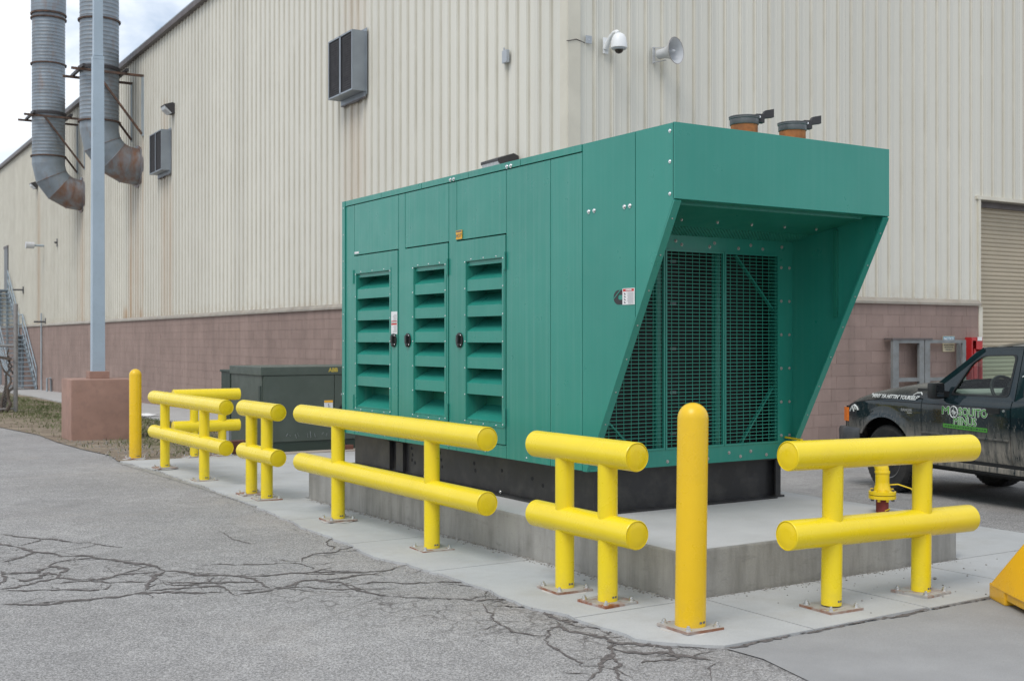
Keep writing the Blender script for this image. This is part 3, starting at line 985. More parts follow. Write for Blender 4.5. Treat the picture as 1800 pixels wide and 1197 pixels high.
# ------------------------------------------------------------------ the generator (world axes; Empty at the corner of its skid)
XL, XR, YB, YH, YG = 4.96, 7.03, 11.05, 5.87, 6.82
ZT, ZS = 2.98, .62
gen = empty('generator', (XL, YH, .30))
tag(gen, 'big green standby generator enclosure with louvred doors on black skid', 'generator')
def gp(b, name, m, parent=None, smooth=None):
    o = b.build(name, m, None, smooth)
    off = Vector(gen.location)
    o.data.transform(Matrix.Translation(-off))
    o.parent = parent or gen
    return o
g_ = .0035
bolt_me = MB().lathe([(.017, 0), (.017, .003), (.0105, .0035), (.0105, .011), (.008, .013)], (0, 0, 0), (-1, 0, 0), 12).mesh('bolt', smooth=30)
bolt_me.materials.append(M['bolt'])
boltf_me = MB().lathe([(.016, 0), (.016, .003), (.010, .0035), (.010, .011), (.008, .013)], (0, 0, 0), (0, -1, 0), 12).mesh('bolt', smooth=30)
boltf_me.materials.append(M['boltdull'])
rivet_me = MB().lathe([(.0065, 0), (.006, .003), (.003, .0045)], (0, 0, 0), (-1, 0, 0), 8).mesh('screw', smooth=60)
rivet_me.materials.append(M['bolt'])
def gi(me, name, x, y, z, parent=None, scale=1.0):
    return inst(me, name, parent or gen, (x - XL, y - YH, z - .30), (0, 0, 0), (scale,) * 3)

# inner box that closes the enclosure behind the panels
core = MB()
core.box(5.18, XR - .03, 7.08, YB - .03, ZS + .01, ZT - .03)
gp(core, 'inner_casing', M['fin'])
shell = MB()
shell.box(XR - .025, XR, YG, YB, ZS, ZT - .02, .004)
gp(shell, 'side_panel', M['green'])
gp(MB().box(XL + .02, XR - .026, YB - .025, YB - .002, ZS, ZT - .02), 'rear_panel', M['green'])
gp(MB().box(XL + .004, XR - .002, YH + .004, YB + .01, ZT - .022, ZT, .004), 'roof', M['green'])

def side_panel(name, y0, y1, z0, z1, m=M['greenw'], prow=0.0):
    return gp(MB().box(XL - prow, XL + .022, y0 + g_, y1 - g_, z0 + g_, z1 - g_, .0025), name, m)
# roof lip in lengths
lip = [6.88, 7.698, 8.509, 9.343, 10.166, YB]
for a, b in zip(lip[:-1], lip[1:]):
    side_panel('roof_lip', a, b, 2.925, ZT + .004, M['greenw'], .006)
for y_ in (7.865, 8.781):
    for d in (-.028, .028):
        gi(bolt_me, 'bolt', XL - .006, y_ + d, 2.945)
side_panel('corner_post', 10.79, YB, ZS, 2.925)
MBc = MB().box(XL - .012, XL - .002, YB - .055, YB + .012, ZS + .01, ZT)
gp(MBc, 'corner_strip', M['green'])
for k in range(9):
    gi(rivet_me, 'screw', XL - .012, YB - .02, .75 + k * .27)
DO = [(9.812, 10.79, 9.983, 10.721, 'R'), (8.851, 9.673, 8.912, 9.486, 'L'), (7.916, 8.712, 7.967, 8.538, 'L')]
for d0, d1, l0, l1, hs in DO:
    side_panel('upper_panel', d0, d1, 2.415, 2.925)
    side_panel('sill_panel', d0, d1, ZS, .73)
for a, b in ((9.673, 9.812), (8.712, 8.851)):
    side_panel('mullion', a, b, ZS, 2.925)
side_panel('flat_panel', 7.29, 7.916, ZS, 2.925)
side_panel('flat_panel', 6.88, 7.29, ZS, 2.925)
LZ0, LZ1 = .90, 2.226
NP = 6
PT = (LZ1 - .035 - LZ0) / NP
for i, (d0, d1, l0, l1, hs) in enumerate(DO):
    dm = MB()
    xo, xi = XL - .007, XL + .026
    zb, zt = .733, 2.407
    e = .005
    dm.box(xo, xi, d0 + e, l0, zb, zt)
    dm.box(xo, xi, l1, d1 - e, zb, zt)
    dm.box(xo, xi, l0, l1, LZ1, zt)
    dm.box(xo, xi, l0, l1, zb, LZ0)
    door = gp(dm, 'door', M['greenw'])
    # raised trim round the louvre and the deep reveal behind it
    lf = MB()
    lf.box(xo - .005, xo - .0005, l0 - .03, l0 - .004, LZ0 - .035, LZ1 + .03)
    lf.box(xo - .005, xo - .0005, l1 + .004, l1 + .03, LZ0 - .035, LZ1 + .03)
    lf.box(xo - .005, xo - .0005, l0 - .004, l1 + .004, LZ1 + .004, LZ1 + .03)
    lf.box(xo - .005, xo - .0005, l0 - .004, l1 + .004, LZ0 - .035, LZ0 - .004)
    lf.box(xi, XL + .20, l0 - .012, l0 - .002, LZ0, LZ1)
    lf.box(xi, XL + .20, l1 + .002, l1 + .012, LZ0, LZ1)
    lf.box(xi - .002, XL + .20, l0 - .002, l1 + .002, LZ1 + .0, LZ1 + .012)
    gp(lf, 'louvre_frame', M['greenw'], door)
    gp(MB().box(XL + .01, XL + .02, l0 + .002, l1 - .002, LZ1 - .036, LZ1 - .002), 'head_strip', M['green'], door)
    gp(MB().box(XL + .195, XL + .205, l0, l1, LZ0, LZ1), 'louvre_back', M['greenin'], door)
    base = None
    for k in range(NP):
        z0 = LZ0 + k * PT
        hh = .095 if k else .012
        prof = [(XL + .002, z0 + .002), (XL - .002, z0 + .002), (XL - .002, z0 + hh), (XL + .19, z0 + hh + .112), (XL + .19, z0 + hh + .106), (XL + .004, z0 + hh - .004), (XL + .002, z0 + .006), (XL + .018, z0 + .006), (XL + .018, z0 + .002)]
        b = MB().prism(prof, 'y', l0 + .002, l1 - .002)
        b.box(XL + .195, XL + .198, 0, 0, 0, 0) if False else None
        gp(b, 'slat', M['green'], door)
    for yy in (l0 - .017, l1 + .017):
        for k in range(7):
            gi(rivet_me, 'screw', xo - .005, yy, LZ0 - .01 + k * .222, door)
    for zz in (LZ1 + .017, LZ0 - .02):
        for q in (.15, .5, .85):
            gi(rivet_me, 'screw', xo - .005, l0 + (l1 - l0) * q, zz, door)
    # oval black handle
    hy = {0: 9.888, 1: 9.598, 2: 8.644}[i]
    hb = MB()
    ring = []
    for k in range(20):
        a = 2 * math.pi * k / 20
        ring.append((hy + .058 * math.cos(a), 1.566 + .064 * math.sin(a)))
    hb.prism(ring, 'x', xo - .012, xo - .0005)
    hd = gp(hb, 'handle', M['blackp'], door)
    kn = MB()
    kn.box(xo - .035, xo - .012, hy - .016, hy + .016, 1.54, 1.61, .006)
    kn.lathe([(.02, 0), (.02, .012), (.013, .014)], (xo - .012, hy, 1.528), (-1, 0, 0), 12)
    gp(kn, 'grip', M['blackp'], hd)
    for dz in (-.04, .042):
        gi(rivet_me, 'screw', xo - .012, hy - .028, 1.566 + dz, hd)
    hy2 = d1 - .004 if hs == 'R' else d0 + .004
    for zz in (.95, 2.2):
        gp(MB().cyl((xo - .006, hy2, zz - .07), (xo - .006, hy2, zz + .07), .009, 10), 'hinge', M['greenw'], door)

# discharge hood: side cheeks cut on the slant, front board, soffit
def diag(y): return 2.485 - (y - 5.87) * 1.9326
chkA = [(6.88 - g_, ZT), (6.266 + g_, ZT), (6.266 + g_, diag(6.266)), (6.835, ZS), (6.88 - g_, ZS)]
chkB = [(6.266 - g_, ZT), (YH, ZT), (YH, 2.485), (6.266 - g_, diag(6.266 - g_))]
gp(MB().prism(chkA, 'x', XL, XL + .02), 'hood_cheek', M['green'])
gp(MB().prism(chkB, 'x', XL, XL + .02), 'hood_cheek', M['green'])
gp(MB().prism([(YG + .2, ZT - .03), (YH, ZT - .002), (YH, 2.485), (6.835, ZS), (YG + .2, ZS)], 'x', XR - .02, XR), 'hood_cheek', M['green'])
for xa, xb in ((XL + .004, XL + .055), (XR - .055, XR - .004)):
    fb = MB()
    nx = Vector((0, -1.9326, -1.0)).normalized() * .012
    a, b = (YH - .004, 2.478), (6.835, ZS + .005)
    fb.add([(x, a[0] + d * nx.y, a[1] + d * nx.z) for x in (xa - .008, xb) for d in (0, 1)] + [(x, b[0] + d * nx.y, b[1] + d * nx.z) for x in (xa - .008, xb) for d in (0, 1)],
           [(0, 1, 3, 2), (4, 6, 7, 5), (0, 4, 5, 1), (2, 3, 7, 6), (0, 2, 6, 4), (1, 5, 7, 3)])
    fo = gp(fb, 'hood_flange', M['green'])
    for k in range(8):
        q = .06 + k * .125
        gi(boltf_me, 'screw', xa + .022, a[0] + (b[0] - a[0]) * q - .011, a[1] + (b[1] - a[1]) * q - .005, fo, .38)
gp(MB().box(XL + .0, XR, YH - .012, YH + .008, 2.485, ZT + .003, .003), 'hood_front', M['green'])
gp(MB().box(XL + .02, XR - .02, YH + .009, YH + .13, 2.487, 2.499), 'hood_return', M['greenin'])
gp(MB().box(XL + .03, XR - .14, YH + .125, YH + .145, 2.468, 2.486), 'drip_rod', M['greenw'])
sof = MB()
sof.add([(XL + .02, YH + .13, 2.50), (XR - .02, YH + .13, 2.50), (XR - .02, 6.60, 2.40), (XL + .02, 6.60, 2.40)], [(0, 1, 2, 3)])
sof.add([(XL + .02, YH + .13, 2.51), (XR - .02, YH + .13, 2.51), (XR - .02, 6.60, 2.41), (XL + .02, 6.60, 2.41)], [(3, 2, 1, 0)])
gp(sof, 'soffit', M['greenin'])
pf = MB()
for k in range(62):
    x = XL + .04 + k * .032
    pf.bar((x, 6.60, 2.402), (x, YG, 2.36), .006, .004)
for k in range(9):
    q = k / 8
    pf.bar((XL + .02, 6.60 + .22 * q, 2.402 - .042 * q), (XR - .02, 6.60 + .22 * q, 2.402 - .042 * q), .006, .004)
gp(pf, 'soffit_screen', M['wire'])
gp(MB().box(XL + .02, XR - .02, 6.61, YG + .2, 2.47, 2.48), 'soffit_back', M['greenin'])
for k in range(6):
    gi(boltf_me, 'bolt', XL + .2 + k * .34, 6.42, 2.425, None, .7)
for zz in (2.93, 2.73, 2.52):
    gi(bolt_me, 'bolt', XL, YH + .035, zz, None, .75)
for yy, zz in ((6.80, 2.486), (6.735, 2.487), (6.385, 2.481), (6.325, 2.482)):
    gi(bolt_me, 'bolt', XL, yy, zz, None, .95)
for k in range(7):
    gi(rivet_me, 'screw', XL + .0, 7.0 + k * .62, .655)
gp(MB().box(XR - .05, XR - .021, 6.33, 6.36, 1.75, 2.42), 'stiffener', M['greenin'])

# radiator grille
fr = MB()
fr.box(XL + .021, XR - .021, YG - .004, YG + .03, 2.25, 2.36)
fr.box(XL + .021, XR - .021, YG - .004, YG + .03, ZS, .745)
fr.box(XL + .021, 5.085, YG - .004, YG + .03, .745, 2.25)
fr.box(6.855, XR - .021, YG - .004, YG + .03, .745, 2.25)
gfr = gp(fr, 'grille_frame', M['green'])
gp(MB().box(XL + .03, XR - .03, 7.055, 7.075, ZS, 2.46), 'radiator_core', M['fin'])
cells = ((5.085, 5.672), (5.678, 6.266), (6.272, 6.855))
for a, b in cells:
    rm = MB()
    for x0, x1 in ((a, a + .014), (b - .014, b)):
        rm.box(x0, x1, YG - .012, YG + .012, .745, 2.25)
    rm.box(a + .014, b - .014, YG - .012, YG + .012, 2.236, 2.25); rm.box(a + .014, b - .014, YG - .012, YG + .012, .745, .759)
    pn = gp(rm, 'grille_panel', M['green'])
    wm = MB()
    z = .759 + .0275
    while z < 2.235:
        wm.box(a + .012, b - .012, YG - .0025, YG + .0025, z - .0021, z + .0021); z += .0275
    x = a + .07
    while x < b - .02:
        wm.box(x - .0015, x + .0015, YG + .0025, YG + .006, .755, 2.24); x += .069
    tag(gp(wm, 'wire_mesh', M['wire'], pn), kind='stuff')
br = MB()
for (x0, z0), (x1, z1) in (((6.44, 2.24), (6.86, 1.80)), ((6.86, 1.20), (6.50, .75)), ((5.085, 1.06), (5.42, .75)), ((5.09, 1.80), (5.48, 2.24))):
    gp(MB().bar((x0, 6.88, z0), (x1, 6.88, z1), .012, .03, (0, 1, 0)), 'cross_brace', M['green'])
for x in (5.64, 6.235):
    gp(MB().box(x, x + .045, 6.88, 6.92, .75, 2.25), 'brace_post', M['green'])
for z in (2.18, 1.85, 1.5, 1.16, .84):
    gp(MB().box(5.92, 5.98, 7.045, 7.054, z - .012, z + .012), 'core_clip', M['greysteel'])
for x, z in ((5.78, 2.315), (5.84, 2.29), (6.12, 2.285), (6.17, 2.315), (6.42, 2.285), (6.55, 2.315), (6.68, 2.29), (6.89, 2.315), (6.55, .69), (6.32, .69), (6.72, .655), (6.44, .655), (6.1, .655), (5.85, .70), (5.7, .655), (5.2, .70)):
    gi(boltf_me, 'bolt', x, YG - .004, z, gfr, .85)
for k in range(6):
    gi(boltf_me, 'bolt', 6.885, YG - .004, .80 + k * .27, gfr, .8)
    gi(boltf_me, 'bolt', 6.975, YG - .004, .80 + k * .27, gfr, .8)

# black skid
sk = MB()
sk.box(5.065, 5.08, 6.86, 11.0, .318, .612)
sk.box(6.90, 6.915, 6.86, 11.0, .318, .612)
sk.box(5.0, 5.13, 6.84, 11.02, .3005, .316); sk.box(6.83, 6.945, 6.84, 11.02, .3005, .316)
sk.box(5.0, 5.13, 6.84, 11.02, .612, .62); sk.box(6.84, 6.98, 6.84, 11.02, .612, .62)
sk.box(5.131, 6.829, 6.80, 6.93, .3005, .314); sk.box(5.081, 6.899, 6.90, 6.915, .314, .606); sk.box(5.131, 6.839, 6.84, 6.93, .606, .618)
sk.box(5.04, 5.09, 6.852, 6.858, .317, .611); sk.box(6.85, 6.905, 6.842, 6.858, .317, .611)
sk.box(5.08, 6.90, 10.9, 10.95, .318, .612)
skid = gp(sk, 'skid', M['skid'])
lug = MB()
lug.prism([(10.12, .33), (10.20, .34), (10.26, .42), (10.26, .52), (10.20, .60), (10.12, .60)], 'x', 5.02, 5.062)
gp(lug, 'lifting_lug', M['skid'], skid)
gp(MB().box(5.03, 5.062, 9.86, 10.0, .33, .60), 'stiffener_plate', M['skid'], skid)
hol = MB().lathe([(.017, 0), (.015, .002)], (0, 0, 0), (-1, 0, 0), 10).mesh('hole'); hol.materials.append(M['dark'])
for yy, zz in ((9.75, .56), (9.73, .50), (9.74, .45), (9.68, .43), (9.2, .56), (9.18, .50), (9.16, .44), (9.22, .40), (8.6, .52), (8.58, .46), (8.15, .50), (7.7, .48), (7.55, .44), (7.25, .46), (7.2, .46)):
    gi(hol, 'hole', 5.0645, yy, zz, skid)
for yy in (8.1, 9.4, 7.3):
    gi(bolt_me, 'bolt', 5.02, yy, .335, skid, .8)

# labels on the enclosure
lb = gp(MB().box(XL - .0035, XL - .0005, 6.272, 6.405, 1.809, 1.921), 'danger_label', M['label'])
gp(MB().box(XL - .0045, XL - .003, 6.279, 6.398, 1.900, 1.917), 'red_band', M['red'], lb)
o = text('band_text', 'DANGER', .016, M['label'], lb, (0, 0, 0), FACE_NX, .0006); o.location = (-.006, 6.333 - YH, 1.9085 - .30)
tl = MB()
for k in range(13):
    z = 1.892 - k * .0064
    tl.box(XL - .0045, XL - .003, 6.283, 6.283 + .078 * rg.uniform(.75, 1), z - .0013, z + .0013)
gp(tl, 'print_lines', M['inkl'], lb)
pc = MB()
for k in range(4):
    z = 1.884 - k * .0195
    pc.bar((XL - .004, 6.378, z - .006), (XL - .004, 6.386, z + .006), .0012, .006); pc.bar((XL - .004, 6.370, z - .005), (XL - .004, 6.380, z + .001), .0012, .006)
gp(pc, 'pictograms', M['ink'], lb)
lg = MB()
outer = []
cy, cz, rr = 6.43, 1.862, .05
pts = [(cy - .022, cz + rr), (cy + .02, cz + rr)] + [(cy + .02 + .058 * math.cos(R(a)), cz + rr * math.sin(R(a))) for a in range(80, -90, -10)] + [(cy + .02, cz - rr), (cy - .022, cz - rr)]
inn = [(cy - .022, cz - .017), (cy + .012, cz - .017)] + [(cy + .012 + .016 * math.cos(R(a)), cz + .017 * math.sin(R(a))) for a in range(-60, 90, 30)] + [(cy + .012, cz + .017), (cy - .022, cz + .017)]
lg.prism(pts + inn, 'x', XL - .002, XL - .0003)
emb = gp(lg, 'c_emblem', M['blackp'])
gp(MB().bar((XL - .0025, cy + .074, cz - .008), (XL - .0025, cy + .0, cz + .048), .0015, .007), 'emblem_slash', M['green'], emb)
hl = gp(MB().box(XL - .009, XL - .0035, 8.612, 8.712, 2.425, 2.50), 'hot_label', M['orange'])
o = text('hot_text', 'HOT', .046, M['ink'], hl, (0, 0, 0), FACE_NX, .0005); o.location = (XL - .010 - XL, 8.662 - YH, 2.452 - .30)
gp(MB().box(XL - .0095, XL - .0088, 8.617, 8.707, 2.483, 2.497), 'hot_band', M['ink'], hl)
for z0, z1 in ((1.735, 1.835), (1.625, 1.73)):
    l2 = gp(MB().box(XL - .010, XL - .0072, 9.82, 9.945, z0, z1), 'warning_label', M['label'])
    gp(MB().box(XL - .0108, XL - .0098, 9.826, 9.939, (z1 - .02) if z0 < 1.7 else z0 + .006, (z1 - .004) if z0 < 1.7 else z0 + .014), 'red_band', M['red'], l2)
    q = MB()
    for k in range(7):
        z = z1 - .03 - k * .0092
        q.box(XL - .0108, XL - .0098, 9.83, 9.83 + .08 * rg.uniform(.6, 1), z - .002, z + .002)
    gp(q, 'print_lines', M['inkl'], l2)
gp(MB().box(XL - .003, XL - .0005, 10.68, 10.78, 2.43, 2.45), 'maker_plate', M['label'])

# rusty exhaust stubs with rain flaps
for x, y, sc in ((6.0, 6.31, 1.0), (6.48, 6.30, 1.0)):
    st = empty('exhaust_stub', (x, y, ZT))
    tag(st, 'rusty exhaust stub with rain flap, %s one on the generator roof' % ('left' if x < 6.2 else 'right'), 'exhaust pipe', 'exhaust stubs on the generator roof')
    MB().lathe([(.098, 0), (.098, .165), (.09, .165), (.09, .0)], n=28, cap0=False, cap1=False).build('pipe', M['rustpipe'], st, 40)
    MB().lathe([(.103, .150), (.105, .155), (.105, .190), (.11, .194), (.11, .203), (.0, .203)], n=28, cap0=True, cap1=False).build('clamp_band', M['greysteel'], st, 40)
    fl_ = MB().lathe([(.112, .205), (.112, .211)], n=28).build('rain_flap', M['greysteel'], st, 40)
    cw = MB()
    cw.box(.085, .15, -.025, .025, .17, .235, .004)
    cw.prism([(.12, .20), (.225, .215), (.225, .275), (.16, .262)], 'y', -.02, .02)
    c_ = cw.build('counterweight', M['blackiron'], st)
    MB().cyl((.105, -.04, .21), (.105, .04, .21), .008, 8).build('pivot', M['bolt'], fl_)
    st.rotation_euler = (0, 0, R(-20))

# ------------------------------------------------------------------ yellow guard rails and bollards
plate_b = MB().box(-.128, .128, -.128, .128, .0, .016, .002)
plate_me = plate_b.mesh('base_plate'); plate_me.materials.append(M['plate'])
plater_me = plate_b.mesh('base_plate'); plater_me.materials.append(M['rustplate'])
gr_b = MB()
ring = [(.165 * rg.uniform(.88, 1.08) * math.cos(2 * math.pi * k / 22) * (1.0 if True else 1), .165 * rg.uniform(.85, 1.1) * math.sin(2 * math.pi * k / 22)) for k in range(22)]
gr_b.prism(ring, 'z', .0, .003)
grout_me = gr_b.mesh('grout'); grout_me.materials.append(M['grout'])
ab = MB()
ab.lathe([(.019, 0), (.019, .004)], n=12); ab.lathe([(.0145, .004), (.0145, .016)], n=6); ab.lathe([(.0085, .016), (.0085, .024), (.006, .026)], n=8)
anch_me = ab.mesh('anchor_bolt', smooth=30); anch_me.materials.append(M['bolt'])
post_me = MB().lathe([(.0595, .014), (.0595, .90)], n=32).mesh('post', smooth=40); post_me.materials.append(M['yellow'])
PR = .085
def pipe_mesh(L):
    b = MB()
    h = L / 2
    b.lathe([(.0, -h + .006), (.076, -h + .003)], axis=(1, 0, 0), n=40, cap0=False, cap1=False)
    b.lathe([(.080, -h + .006), (.080, -h + .0), (PR - .003, -h), (PR, -h + .004), (PR, h - .004), (PR - .003, h), (.080, h), (.080, h - .006)], axis=(1, 0, 0), n=40)
    me = b.mesh('rail', smooth=35)
    me.materials.append(M['yellow'])
    return me
cap_me = {}
for s in (-1, 1):
    c_ = MB().lathe([(.0765, -.006), (.0765, .0), (.072, .0025), (.03, .0035), (.0, .004)], axis=(s, 0, 0), n=36, cap1=False).mesh('end_cap', smooth=40)
    c_.materials.append(M['yellowcap']); cap_me[s] = c_
def sticker(parent, r, z, a0, m=M['ink']):
    b = MB()
    for da, w in ((0, .22), (.30, .30)):
        b.grid([[(math.cos(a0 + da + w * k / 5) * r, math.sin(a0 + da + w * k / 5) * r, zz) for k in range(6)] for zz in (z, z + .012)])
    b.build('maker_mark', m, parent)
def guard_rail(cx, cy, length, posts, rz, label, tilt=0.0, dz=.0, rusty=()):
    """rail along the local X axis; posts: offsets along it"""
    e = empty('guard_rail', (cx, cy, gz(cx, cy) + .017 + dz), rz)
    e.rotation_euler = (0, tilt, rz)
    tag(e, label, 'guard rail', 'yellow two-pipe guard rails around the generator')
    me = pipe_mesh(length)
    for zc in (.885, .437):
        r_ = inst(me, 'rail', e, (0, 0, zc), (R(rg.uniform(0, 8)), 0, 0))
        for s in (-1, 1):
            inst(cap_me[s], 'end_cap', r_, (s * (length / 2 - .005), 0, 0))
    for i, p in enumerate(posts):
        q = inst(post_me, 'post', e, (p, 0, 0))
        sticker(q, .0602, .035, R(-100) - rz)
        pl = inst(plater_me if i in rusty else plate_me, 'base_plate', e, (p, 0, -.0015 + p * math.sin(tilt)), (0, -tilt, R(rg.uniform(-6, 6))))
        inst(grout_me, 'grout', pl, (0, 0, .0008 - .0035))
        for sx in (-1, 1):
            for sy in (-1, 1):
                inst(anch_me, 'anchor_bolt', pl, (sx * .098, sy * .098, .016), (0, 0, rg.uniform(0, 1)))
    return e
def along_y(y0, y1, posts, label, x=4.2, **k):
    c = (y0 + y1) / 2
    return guard_rail(x, c, y1 - y0, [p - c for p in posts], R(90), label, **k)
along_y(6.95, 10.31, (7.755, 9.475), 'longest yellow guard rail, before the louvred doors', rusty=(0, 1))
along_y(5.29, 6.34, (5.57, 6.015), 'short yellow guard rail left of the near bollard', rusty=(1,))
along_y(12.62, 15.5, (13.40, 15.0), 'yellow guard rail beside the far bollard, along the asphalt edge', x=4.26, rusty=(0,))
along_y(10.95, 11.95, (11.265, 11.71), 'short yellow guard rail between the transformer and the long rail', x=4.22, rusty=(0,))
guard_rail(5.645, 4.755, 1.62, [5.205 - 5.645, 5.995 - 5.645], 0, 'yellow guard rail at right, in front of the gas pipe', tilt=R(1.1), rusty=(0,))
guard_rail(5.31, 16.6, .97, [5.13 - 5.31, 5.54 - 5.31], 0, 'yellow guard rail at the back, crosswise before the dark green cabinet')

def bollard(x, y, h, label, tilt=0.0, m=M['yellowb'], rust=True):
    e = empty('bollard', (x, y, gz(x, y) + .017))
    e.rotation_euler = (0, tilt, 0)
    tag(e, label, 'bollard', 'yellow dome-topped bollards')
    r = .0835
    prof = [(r, .014), (r, h - .085)] + [(r * math.cos(R(a)), h - .085 + .085 * math.sin(R(a))) for a in range(12, 90, 11)] + [(.004, h)]
    s_ = MB().lathe(prof, n=48).build('sleeve', M['yellowb'], e, 40)
    sticker(s_, .0842, .035, R(-95))
    pl = inst(plater_me if rust else plate_me, 'base_plate', e, (0, 0, -.001))
    inst(grout_me, 'grout', pl, (0, 0, -.003))
    for sx in (-1, 1):
        for sy in (-1, 1):
            inst(anch_me, 'anchor_bolt', pl, (sx * .1, sy * .1, .016))
    return e
bollard(4.204, 4.837, 1.215, 'yellow bollard nearest the camera, at the pad corner', R(1.0))
bollard(4.345, 16.76, 1.26, 'yellow bollard furthest left, near the light pole', rust=False)
wx, wy, _ = bw(9.55, -1.1, 0)
bollard(wx, wy, 1.2, 'yellow bollard before the roll-up door, seen through the truck window', rust=False)

# ------------------------------------------------------------------ gas pipe
gas = empty('gas_pipe', (6.927, 5.836, .30))
tag(gas, 'yellow flanged gas pipe rising from red primed pipe on the pad', 'gas pipe')
MB().lathe([(.045, .0), (.045, .11)], n=24).build('riser', M['redpipe'], gas, 40)
fg = MB()
fg.lathe([(.08, .10), (.098, .102), (.098, .127), (.06, .128)], n=32); fg.lathe([(.098, .132), (.098, .155), (.065, .162), (.052, .20), (.05, .22)], n=32)
flg = fg.build('flange', M['yellowgas'], gas, 35)
MB().lathe([(.092, .127), (.092, .132)], n=32).build('gasket', M['fin'], flg)
for k in range(8):
    a = R(22.5 + 45 * k)
    MB().cyl((.078 * math.cos(a), .078 * math.sin(a), .085), (.078 * math.cos(a), .078 * math.sin(a), .172), .011, 8).build('flange_bolt', M['yellowgas'] if k % 3 else M['greysteel'], flg, 40)
pth = [(0, 0, .21), (0, 0, .25), (0, 0, .29)] + [(-.0 - .0, .11 - .11 * math.cos(R(a)), .29 + .11 * math.sin(R(a))) for a in range(15, 91, 15)] + [(0, .5, .40), (0, .95, .40)]
MB().tube(pth, .05, 24).build('elbow', M['yellowgas'], gas, 40)
MB().lathe([(.053, .285), (.055, .29), (.055, .30), (.053, .305)], n=24).build('weld_collar', M['yellowgas'], gas, 40)
MB().tube([(-.02, -.04, .015), (.02, -.052, .03), (.045, -.03, .022), (.05, -.01, .004)], .004, 6).build('cable_loop', M['yellowgas'], gas)
wire = MB().tube([(.05, -.02, .20), (.10, -.06, .205), (.17, -.12, .175), (.215, -.16, .10), (.22, -.165, .03), (.23, -.2, .004)], .005, 6).build('tracer_wire', M['yellowgas'], gas, 60)
MB().bar((0, .80, .475), (0, .97, .485), .03, .012).build('valve_handle', M['yellowgas'], gas)
MB().cyl((0, .83, .40), (0, .83, .478), .018, 10).build('valve_stem', M['yellowgas'], gas)

# ------------------------------------------------------------------ yellow pyramid base at the right edge
pyr = empty('sign_base', (6.39, 3.90, gz(6.4, 3.9) + .007), R(-32))
tag(pyr, 'yellow plastic pyramid sign base at the right edge of the asphalt', 'sign base')
bm = bmesh.new()
bmesh.ops.create_cube(bm, size=1)
for v_ in bm.verts:
    top = v_.co.z > 0
    s_ = .13 if top else .42
    v_.co = Vector((v_.co.x * 2 * s_, v_.co.y * 2 * s_, .62 if top else .07))
bmesh.ops.bevel(bm, geom=bm.edges[:], offset=.03, segments=3, profile=.6, affect='EDGES')
me = bpy.data.meshes.new('shell'); bm.to_mesh(me); bm.free()
me.polygons.foreach_set('use_smooth', [True] * len(me.polygons)); me.set_sharp_from_angle(angle=R(35))
me.materials.append(M['yellowp'])
inst(me, 'shell', pyr)
ft = MB()
for sx in (-1, 1):
    for sy in (-1, 1):
        ft.box(sx * .30 - .11, sx * .30 + .11, sy * .30 - .11, sy * .30 + .11, .0, .095, .012)
ft.box(-.40, .40, -.40, .40, .03, .09, .01)
ft.build('foot_rim', M['yellowp'], pyr)
MB().cyl((0, 0, .62), (0, 0, .70), .045, 20).build('socket', M['blackp'], pyr, 40)

# ------------------------------------------------------------------ pad-mounted transformer and side cabinet
tx, ty = 6.19, 16.74
tz = gz(6.5, 17)
trf = empty('transformer', (tx, ty, tz), BROT)
tag(trf, 'dark green pad-mounted transformer cabinet behind the generator', 'transformer')
TW, TD, TH_ = 2.15, 1.42, 1.30
MB().box(.0, TW, .004, TD, .10, TH_ - .13, .006).build('tank', M['tgreen'], trf)
MB().box(-.025, TW + .025, -.03, TD + .02, TH_ - .128, TH_, .012).build('lid', M['tgreen'], trf)
MB().box(.16, TW - .02, -.006, .003, .02, .17).build('bottom_skirt', M['tgreen2'], trf)
for a, b in ((.02, 1.15), (1.158, 2.13)):
    d_ = MB().box(a, b, -.022, .002, .175, TH_ - .135, .004).build('door', M['tgreen'], trf)
    if a < 1:
        lb_ = MB().box(.985, 1.125, -.027, -.0225, .62, .78).build('warning_label', M['label'], d_)
        MB().box(.985, 1.125, -.029, -.0268, .745, .78).build('orange_band', M['orange'], lb_)
        MB().bar((1.06, -.028, .66), (1.05, -.028, .73), .002, .03, (0, 1, 0)).build('pictogram', M['ink'], lb_)
        q = MB()
        for k in range(9):
            x = .35 + k * .085 + rg.uniform(-.03, .03)
            q.bar((x, -.0228, .24 + rg.uniform(-.02, .02)), (x + rg.uniform(-.03, .03), -.0228, .30 + rg.uniform(-.03, .05)), .001, rg.uniform(.006, .03), (0, 1, 0))
        q.build('paint_scuff', M['jbox'], d_)
    else:
        MB().box(1.42, 1.75, -.026, -.0225, 1.06, 1.10).build('yellow_label', M['gold'], d_)
        q = MB()
        for k in range(9):
            q.box(1.26 + k * .045, 1.26 + k * .045 + rg.uniform(.015, .035), -.0232, -.0224, .86 + rg.uniform(-.01, .01), .89 + rg.uniform(-.01, .012))
        q.build('faded_stencil', M['jbox'], d_)
        hb = MB(); hb.lathe([(.04, 0), (.04, .02)], (1.28, -.022, .66), (0, -1, 0), 14); hb.box(1.25, 1.31, -.055, -.04, .60, .68, .005)
        hb.build('latch', M['blackp'], d_, 40)
        MB().cyl((1.28, -.06, .66), (1.30, -.06, .62), .012, 8).build('padlock', M['bolt'], d_, 40)
text('maker_letters', 'ABB', .085, M['gold'], trf, (1.13, -.0315, TH_ - .058), FACE_NY, .003)
MB().box(-.015, -.001, .02, .10, .7, 1.02).build('hinge_strip', M['tgreen2'], trf)
tp = MB().box(-.10, TW + .3, -.22, TD + .2, -.2, .022, .01).build('base_pad', M['tpad'], trf)
